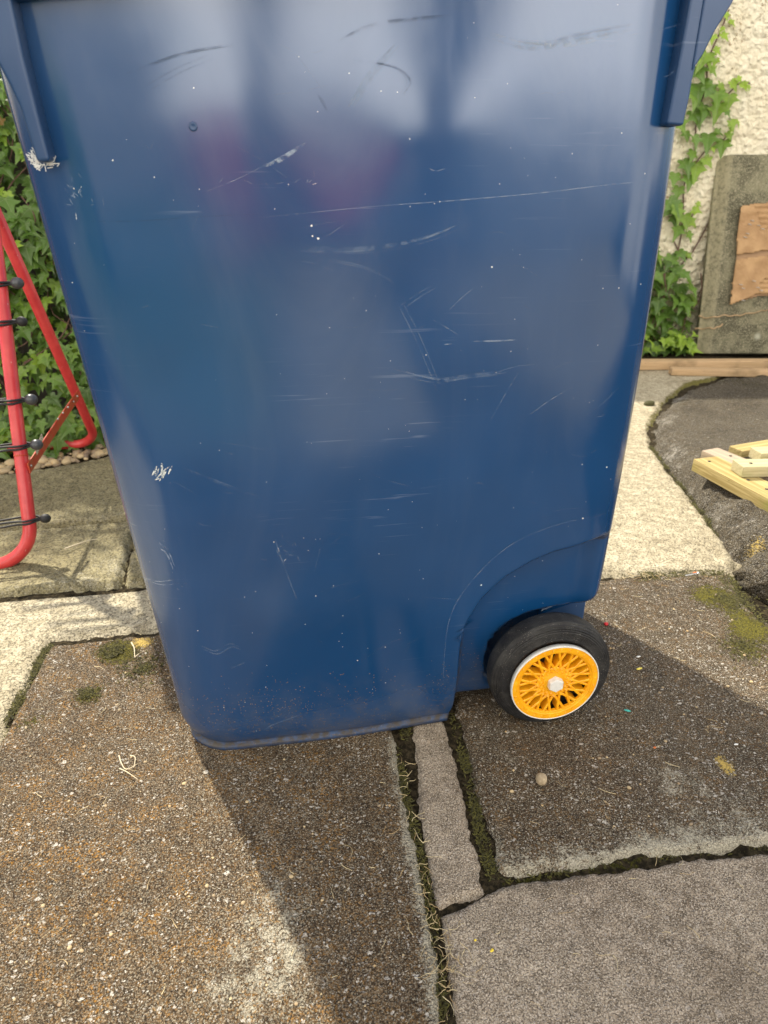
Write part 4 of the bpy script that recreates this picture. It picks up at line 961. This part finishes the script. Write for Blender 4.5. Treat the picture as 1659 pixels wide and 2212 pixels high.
# right-hand ivy on the cream wall: explicit sprays, then the clump at the foot
def wleaf(u, v, px, tint, rot=0.0, lift=.02, tiltx=0, tilty=0):
    p_ = on_plane(u, v, np.array(wpt(0, 0, lift)), np.array(WN)); d = float(np.linalg.norm(p_-np.array([0, 0, CAMZ]))); sz = px/F_*d*1.05
    tip = np.array(WD)*math.sin(rot)+np.array([0, 0, -1])*math.cos(rot)
    nrm = np.array(WN)+np.array([0, 0, .35+tilty])+np.array(WD)*tiltx
    return (tuple(p_), nrm, tip, sz, tint)
spr = []
sprays = [
 (1525, 118, 44, .62, -.5), (1508, 150, 40, .35, .2), (1528, 128, 26, .7, .3), (1546, 108, 18, .9, .6), (1540, 78, 20, .85, .2), (1562, 76, 20, .9, .4), (1568, 30, 16, .9, .0), (1578, 48, 16, .85, .8), (1562, 60, 14, .8, -.8),
 (1510, 185, 52, .42, .1), (1532, 190, 38, .40, .6), (1550, 205, 36, .50, .3), (1498, 205, 40, .50, .0), (1520, 235, 40, .35, -.4), (1502, 245, 40, .30, .5), (1535, 152, 22, .6, .9), (1545, 130, 18, .85, 0),
 (1558, 185, 30, .66, -.4), (1582, 180, 24, .80, .5), (1605, 182, 20, .85, .9), (1575, 212, 34, .62, -.1), (1552, 232, 40, .58, -.1), (1568, 240, 26, .42, .3), (1595, 170, 16, .9, 1.2), (1617, 186, 13, .9, .2),
 (1580, 265, 24, .72, .1), (1592, 262, 18, .85, .6), (1530, 298, 42, .40, .1), (1562, 310, 36, .45, .1), (1574, 290, 22, .62, .4), (1548, 285, 20, .5, 1.0), (1577, 278, 16, .8, 0),
 (1500, 300, 30, .42, .0), (1497, 330, 30, .50, -.3), (1505, 360, 50, .66, .0), (1525, 345, 26, .7, .9), (1480, 352, 40, .30, .3), (1488, 385, 34, .45, .1), (1540, 320, 14, .85, .5),
 (1470, 265, 34, .5, .4), (1482, 288, 24, .35, 0), (1458, 380, 30, .45, .0), (1466, 410, 30, .48, .2),
 (1462, 452, 40, .60, .0), (1480, 470, 36, .62, .4), (1465, 495, 38, .45, -.3), (1492, 478, 24, .75, .9), (1500, 455, 22, .8, 1.3), (1488, 505, 24, .5, .2), (1507, 440, 13, .9, .8),
 (1450, 560, 36, .45, 0), (1470, 545, 30, .40, .5), (1485, 552, 20, .65, .9), (1462, 590, 34, .35, -.4), (1440, 600, 34, .45, .3)]
for u, v, px, t, ro in sprays: spr.append(wleaf(u, v, px*.76, min(.95, t+.10), ro+ri.normal()*.15, .02+.035*ri.random(), ri.normal()*.3, ri.random()*.4))
for _ in range(8):   # a few more small leaves hugging the stems near the bin edge
    v = 100+520*ri.random(); u = np.interp(v, [100, 260, 420, 620], [1520, 1490, 1462, 1425])+ri.normal()*14-8
    spr.append(wleaf(u, v, 22+14*ri.random(), .25+.3*ri.random(), ri.normal()*.5, .01+.03*ri.random(), ri.normal()*.4, ri.random()*.4))
ivw = empty('climbing_ivy', tuple(wpt(-.2, 0, .02)), 'ivy climbing the cream roughcast wall between the bin and the concrete slab', 'ivy')
child(leaves('leaves', spr, M['leaf'], seed=5), ivw)
mb = MB()
for pl in ([(1430, 640), (1460, 560), (1475, 480), (1478, 400), (1500, 330), (1505, 250), (1525, 190), (1530, 130), (1555, 70), (1575, 20)], [(1500, 250), (1540, 228), (1570, 205), (1600, 178), (1620, 180)], [(1480, 390), (1520, 330), (1560, 305), (1590, 265)], [(1475, 500), (1490, 475), (1510, 440)], [(1440, 610), (1470, 575), (1490, 545)], [(1455, 520), (1480, 560), (1510, 520), (1535, 470)]):
    mb.tube(smooth_path([on_plane(u, v, np.array(wpt(0, 0, .012)), np.array(WN)) for u, v in pl], 5), .0034, 6, False)
child(mb.build('stems', M['stem']), ivw)
sp = []
for _ in range(460):
    s_ = -.85+1.02*ri.random(); z = .02+.52*ri.random()**1.35; n_ = .03+.14*ri.random()*(1-z*1.2)
    hmax = np.interp(s_, [-.85, -.2, -.08, .0, .1], [.62, .50, .40, .28, .12])
    if z > hmax: continue
    p_ = wpt(s_, z, n_)
    if s_ > .02 and z > .0: 
        continue
    t = .40+.28*ri.random() if ri.random() < .7 else .2+.2*ri.random()
    sp.append((tuple(p_), (ri.normal()*.5, -1, .5+.9*ri.random()), (ri.normal()*.7, -.3, -1), .045+.045*ri.random(), t))
for _ in range(60):
    s_ = -.62+.62*ri.random(); p_ = wpt(s_, .02+.10*ri.random(), .14+.10*ri.random())
    sp.append((tuple(p_), (ri.normal()*.5, -.7, 1), (ri.normal(), -.6, -.4), .035+.03*ri.random(), .78+.2*ri.random()))
ivc = empty('ivy_clump', tuple(wpt(-.3, 0, .1)), 'bushy bright ivy clump at the wall foot left of the concrete slab', 'ivy')
child(leaves('leaves', sp, M['leaf'], seed=8), ivc)
mb = MB()
for _ in range(16):
    s_ = -.7+.65*ri.random(); P = [wpt(s_, 0, .1)]; 
    for i in range(4): s_ += ri.normal()*.04; P.append(wpt(s_, .08+.1*i, .07+.02*ri.random()))
    mb.tube(smooth_path([tuple(q) for q in P], 3), .003, 5, False)
child(mb.build('stems', M['stem']), ivc)

# ------------------------------------------------------------------ LEANING CONCRETE SLAB + CARDBOARD
B0 = np.array([2.075, 3.135, .012]); SD = np.array([.987, -.15, 0.0]); SD /= np.linalg.norm(SD)
SU = np.array([.012, .175, .985]); SU /= np.linalg.norm(SU); SN = np.cross(SD, SU); SN /= np.linalg.norm(SN)   # points to the camera side
if SN[1] > 0: SN = -SN
def spos(s, t, n): return B0+SD*s+SU*t+SN*n
def splane(u, v, n=0.0):
    p_ = on_plane(u, v, spos(0, 0, n), SN); q = p_-B0; return float(np.dot(q, SD)), float(np.dot(q, SU))
def big_slab():
    Wd, Ht = .78, splane(1600, 332)[1]; ns, nz = 110, 128
    s_ = np.concatenate([[0, .004, .012, .022, .034, .05], np.linspace(.056, Wd, ns)]); t_ = np.linspace(0, Ht, nz)
    Sg, Tg = np.meshgrid(s_, t_)
    ch = .05*sstep(.052, .0, Sg)*.9+.012*sstep(Ht-.02, Ht, Tg)+.012*sstep(Wd-.02, Wd, Sg)
    rg = .004*(fbm(Sg, Tg, 9, 3, 4)-.5)*2
    D = -ch+rg
    V = (B0+Sg[..., None]*SD+Tg[..., None]*SU+D[..., None]*SN).reshape(-1, 3)
    Fl = grid_faces(len(s_), nz).tolist(); n = len(V); th = .075; ns_ = len(s_)
    bk = [spos(.004, 0, -th), spos(Wd, 0, -th), spos(Wd, Ht, -th), spos(.004, Ht, -th)]
    V = np.vstack([V, bk]); bl, brr, tl, tr_ = 0, ns_-1, (nz-1)*ns_, nz*ns_-1
    Fl += [[n+1, n, n+3, n+2], list(range(tl, tr_+1))[::-1]+[n+3, n+2][::1], list(range(0, ns_))+[n+1, n], [i*ns_ for i in range(nz)]+[n+3, n], [i*ns_+ns_-1 for i in range(nz)][::-1]+[n+1, n+2]]
    ed = sstep(.058, .045, Sg)*1.0; cx_, cy_ = splane(1637, 725)
    pa = np.clip(1-np.hypot(Sg-cx_, Tg-cy_)/.022, 0, 1)*1.2
    pa = np.clip(pa, 0, 1)
    at_ = {'edge': np.r_[ed.ravel(), [0]*4], 'pale': np.r_[pa.ravel(), [0]*4]}
    return mesh_np('concrete_slab', V, Fl, M['slab'], attrs=at_)
o = tag(big_slab(), 'grey brown mossy concrete slab leaning on the cream wall', 'concrete slab')
bm = bmesh.new(); bm.from_mesh(o.data); bmesh.ops.recalc_face_normals(bm, faces=bm.faces); bm.to_mesh(o.data); bm.free()
# wiry dead tendrils stuck on the slab
for i, pl in enumerate(([(1517, 683), (1535, 686), (1560, 681), (1585, 681), (1610, 677), (1645, 670), (1659, 668)], [(1508, 711), (1530, 709), (1545, 708), (1560, 700)])):
    mb = MB(); P = []
    for j, q in enumerate(smooth_path([(*splane(u, v), 0) for u, v in pl], 6)):
        P.append(spos(q[0], q[1]+.003*math.sin(j*1.1), .010 if q[0] > .05 else .010-.045*sstep(.05, 0, q[0])))
    mb.tube(P, .0028, 6)
    tag(mb.build('dead_tendril', M['batten']), ['long wavy dead ivy tendril across the lower face of the slab', 'short dead ivy tendril near the bottom left corner of the slab'][i], 'tendril', 'dead tendrils on the slab')
# cardboard
def card_part(name, poly_uv, n0, th, mat, parent, flutes=False, seed=0, amp=.004):
    poly = [splane(u, v, n0) for u, v in poly_uv]; xs = [p_[0] for p_ in poly]; ys = [p_[1] for p_ in poly]
    res = .006; X, Y = np.meshgrid(np.arange(min(xs)-res, max(xs)+res*2, res), np.arange(min(ys)-res, max(ys)+res*2, res))
    s = sd_poly(X, Y, poly)+(fbm(X, Y, 60, seed, 2)-.5)*.006
    D = n0+amp*(fbm(X, Y, 9, seed+2, 3)-.5)*2+amp*.8*np.abs(fbm(X, Y, 14, seed+4, 2)-.5)*2
    if flutes: D = n0+.0035*np.sin(Y*2*math.pi/.024)
    F4 = grid_faces(X.shape[1], X.shape[0]); kf = (s > 0).ravel(); F4 = F4[kf[F4].all(1)]
    us = np.unique(F4); rm = np.full(X.size, -1); rm[us] = np.arange(len(us))
    V = (B0+X[..., None]*SD+Y[..., None]*SU+D[..., None]*SN).reshape(-1, 3)[us]
    o_ = mesh_np(name, V, rm[F4], mat); sol = o_.modifiers.new('s', 'SOLIDIFY'); sol.thickness = th; sol.offset = 0
    child(o_, parent); return o_
cb = empty('cardboard_sheet', tuple(spos(.2, .25, .02)), 'torn brown corrugated cardboard stapled flat against the concrete slab', 'cardboard')
card_part('backing_sheet', [(1603, 446), (1800, 415), (1800, 560), (1760, 628), (1640, 640), (1582, 655)], .012, .004, M['card2'], cb, False, 3, .001)
card_part('exposed_flutes', [(1622, 440), (1800, 420), (1800, 492), (1640, 506)], .019, .002, M['card'], cb, True)
card_part('exposed_flutes', [(1636, 590), (1800, 576), (1800, 620), (1630, 637)], .019, .002, M['card'], cb, True)
card_part('top_panel', [(1602, 444), (1632, 438), (1641, 455), (1648, 492), (1680, 488), (1800, 475), (1800, 522), (1659, 541), (1592, 552)], .024, .003, M['card'], cb, False, 5, .009)
card_part('bottom_panel', [(1591, 560), (1659, 548), (1800, 530), (1800, 595), (1655, 602), (1644, 612), (1640, 634), (1603, 650), (1577, 660)], .023, .003, M['card'], cb, False, 9, .009)
for (u, v) in ((1624, 484), (1630, 476), (1619, 504), (1614, 512), (1644, 486), (1652, 493), (1603, 614), (1608, 622), (1640, 620), (1647, 626), (1608, 648), (1632, 606)):
    mb = MB(); s_, t_ = splane(u, v, .03); mb.tube([spos(s_-.008, t_+.002, .026), spos(s_-.007, t_+.002, .0325), spos(s_+.006, t_-.001, .0325), spos(s_+.007, t_-.001, .026)], .0016, 6)
    child(mb.build('staple', M['steel']), cb)

# ------------------------------------------------------------------ TIMBER
def plank(a, b, wd, th, mat, name, parent=None, length=None, side=1, bevel=.002):
    """a,b: points along one top long edge; wd goes to the far side"""
    a = Vector(a); b = Vector(b); d = (b-a); L = length or d.length; d.normalize(); s_ = Vector((-d.y, d.x, 0))*side; up_ = Vector((0, 0, 1))
    n = max(2, int(L/.03)); m_ = MB(); m_.box((L/2, wd/2*side, -th/2), (L/2, wd/2, th/2))
    o_ = m_.build(name, mat, smooth=False, bevel=bevel)
    o_.location = a; o_.rotation_euler = (0, -math.asin(d.z), math.atan2(d.y, d.x))
    if parent is not None: o_.location = Vector(o_.location)-Vector(parent.location); o_.parent = parent
    return o_
zt = .108
fz = empty('slatted_frame', (*gp(1600, 1010, .08), .07), 'nailed pale timber slat frame lying on the raised dark slab', 'timber frame')
A = Vector((*gp(1498, 991, zt), zt)); Bq = Vector((*gp(1659, 1077, zt), zt)); plank(A, Bq, .078, .034, M['wood1'], 'plank', fz, .72)
A2 = Vector((*gp(1516, 973, zt-.004), zt-.004)); B2 = Vector((*gp(1600, 1008, zt-.004), zt-.004)); plank(A2, B2, .062, .034, M['wood2'], 'plank', fz, .72)
A3 = Vector((*gp(1607, 1009, zt+.030), zt+.030)); B3 = Vector((*gp(1700, 1007, zt+.030), zt+.030)); plank(A3, B3, .055, .029, M['wood3'], 'plank', fz, .6)
A4 = Vector((*gp(1646, 980, zt+.026), zt+.026)); B4 = Vector((*gp(1740, 976, zt+.026), zt+.026)); plank(A4, B4, .052, .029, M['wood3'], 'plank', fz, .6)
A5 = Vector((*gp(1605, 975, zt-.02), zt-.02)); B5 = Vector((*gp(1659, 966, zt-.02), zt-.02)); plank(A5, B5, .05, .03, M['wood1'], 'plank', fz, .5)
mb = MB()
k = NT('rusty_nail'); M['nail'] = k.fin((.035, .022, .016), .7)
for u, v, z in ((1532, 997, zt), (1616, 1037, zt), (1656, 1057, zt), (1578, 985, zt-.004), (1622, 1001, zt+.03)):
    mb = MB(); x, y = gp(u, v, z); mb.tube([(x, y, z-.002), (x, y, z+.0012)], .0042, 12); child(mb.build('nail_head', M['nail']), fz)
o = plank((*gp(1330, 781, .045), .045), (*gp(1659, 780, .045), .045), .055, .040, M['batten'], 'timber_batten', None, 1.6, bevel=.003); tag(o, 'long weathered timber batten lying against the slab foot', 'timber batten', None)
o = plank((*gp(1452, 797, .034), .034), (*gp(1659, 801, .034), .034), .045, .030, M['batten'], 'timber_batten', None, 1.3, bevel=.003); tag(o, 'shorter weathered timber batten lying in front of the long one', 'timber batten', None)

# ------------------------------------------------------------------ stand-ins behind the camera, added only for the bin's reflections
k = NT('brick'); M['brick'] = k.fin(k.mix(k.ramp(k.noise(6, 4), .4, .6), (.10, .075, .065), (.16, .11, .09)), .85)
k = NT('red_paint'); M['hrd'] = k.fin((.75, .12, .13), .5)
k = NT('pale_render'); M['hr'] = k.fin((.42, .40, .38), .9, k.bump(k.noise(60, 3), .5, .004))
for x0, x1, z1, lb in ((-.08, .20, 2.2, 'narrow dark pillar added behind the viewer for the dark reflection left of the bin centre'), (.92, 1.24, 2.4, 'broad dark pillar added behind the viewer for the dark reflection right of the bin centre')):
    mb = MB(); mb.box(((x0+x1)/2, -3.1, z1/2), ((x1-x0)/2, .14, z1/2)); mb.box(((x0+x1)/2, -3.1, z1+.04), ((x1-x0)/2+.03, .17, .04))
    tag(mb.build('standin_pillar', M['brick'], smooth=False, bevel=.01), lb, 'pillar', 'stand-in pillars behind the viewer')  # added to give the bin's reflection its dark vertical bands
mb = MB(); mb.box((-2.6, -3.6, .75), (1.75, .1, .75)); mb.box((3.3, -3.9, .42), (1.9, .1, .42)); mb.box((.2,-4.2,.2),(1.4,.1,.2))
tag(mb.build('standin_wall', M['hr'], smooth=False, bevel=.01), 'pale stand-in wall added behind the viewer for the reflection in the bin', 'wall')  # unseen wall added as a mid-tone backdrop to the reflection
rc = empty('standin_red_box', (-.3, -3.0, 0), 'red planter box added behind the viewer for the faint red reflection in the bin', 'prop')  # two red boxes added to tint the bin's reflection
mb = MB(); mb.box((-.33, -3.05, .42), (.17, .12, .36)); child(mb.build('box', M['hrd'], smooth=False, bevel=.02), rc)
mb = MB(); mb.box((.42, -3.25, .42), (.22, .12, .22)); child(mb.build('box', M['hrd'], smooth=False, bevel=.02), rc)
k = NT('white_masonry'); M['white_panel'] = k.fin((.86, .85, .82), .8, k.bump(k.noise(50, 3), .4, .003))
gb = empty('standin_white_wall', (3.9, -1.2, 0), 'white sunlit house wall added behind the viewer for the pale reflection along the right corner of the bin', 'backdrop')  # white panels added for the pale stripe on the bin's right corner
gd = Vector((.5, .87, 0)).normalized(); gn = Vector((-.87, .5, 0))
for a_, b_ in ((-.75, .15), (.23, .85)):
    mb = MB(); Mx = Matrix.Rotation(math.atan2(gd.y, gd.x), 3, 'Z'); cc_ = Vector((3.9, -1.2, 1.6))+gd*(a_+b_)/2
    mb.box(cc_, ((b_-a_)/2, .12, 1.6), Mx); child(mb.build('wall', M['white_panel'], smooth=False), gb)
mb = MB(); mb.box(Vector((3.9, -1.2, 1.5))+gd*.19, (.04, .03, 1.5), Matrix.Rotation(math.atan2(gd.y, gd.x), 3, 'Z')); child(mb.build('standin_dark_gap', M['black'], smooth=False), gb)  # dark strip added to split the pale reflected stripe
sp = []
for _ in range(500):
    x = -2.6+1.3*ri.random(); z = .02+.9*ri.random(); sp.append(((x, -2.2+.3*ri.random(), z), (ri.normal()*.4, 1, .5), (ri.normal(), .2, -1), .08+.06*ri.random(), .45+.3*ri.random()))
sh = empty('standin_shrub', (-1.9, -2.1, 0), 'green shrub added behind the viewer for the green reflection at the left of the bin', 'shrub')
child(leaves('leaves', sp, M['leaf'], seed=12), sh)  # unseen foliage added to green the reflection at the left
def back_fn(X, Y):  # patchwork ground added behind the viewer to vary the reflection
    z0 = np.zeros(X.shape); return z0+.001+(fbm(X, Y, 4, 9, 3)-.5)*.004, np.ones(X.shape, bool), {'pale': z0+.3, 'moss': z0, 'rust': z0, 'yellow': z0}
field('path.001', .0, 3.2, -3.6, -.25, .05, back_fn, M['cream'])
field('paving_slab.003', -.6, 3.2, -.24, -.02, .05, back_fn, M['brown'])
def strip_fn(X, Y):
    Z, kp, at_ = back_fn(X, Y); return Z+.006, kp, at_
field('paving_slab.004', .50, .92, -3.0, -.26, .05, strip_fn, M['dark'])  # dark strip added for a dark band in the reflection
field('standin_lawn_base', -3.5, -.03, -3.6, -.25, .06, back_fn, M['mossy'])
lg = [(-3.2+3.1*ri.random(), -3.4+3.1*ri.random(), .0) for _ in range(7000)]
k = NT('grass_blade'); M['grass'] = k.fin(k.mix(k.attr('tint'), (.05, .13, .02), (.13, .26, .04)), .5)
blades('standin_lawn_grass', lg, (.05, .10), .004, M['grass'], 33, up=1.3, nseg=3, kind='stuff', label='green lawn grass added behind the viewer for the green reflection in the bin')  # unseen grass added to tint the bin's reflection green
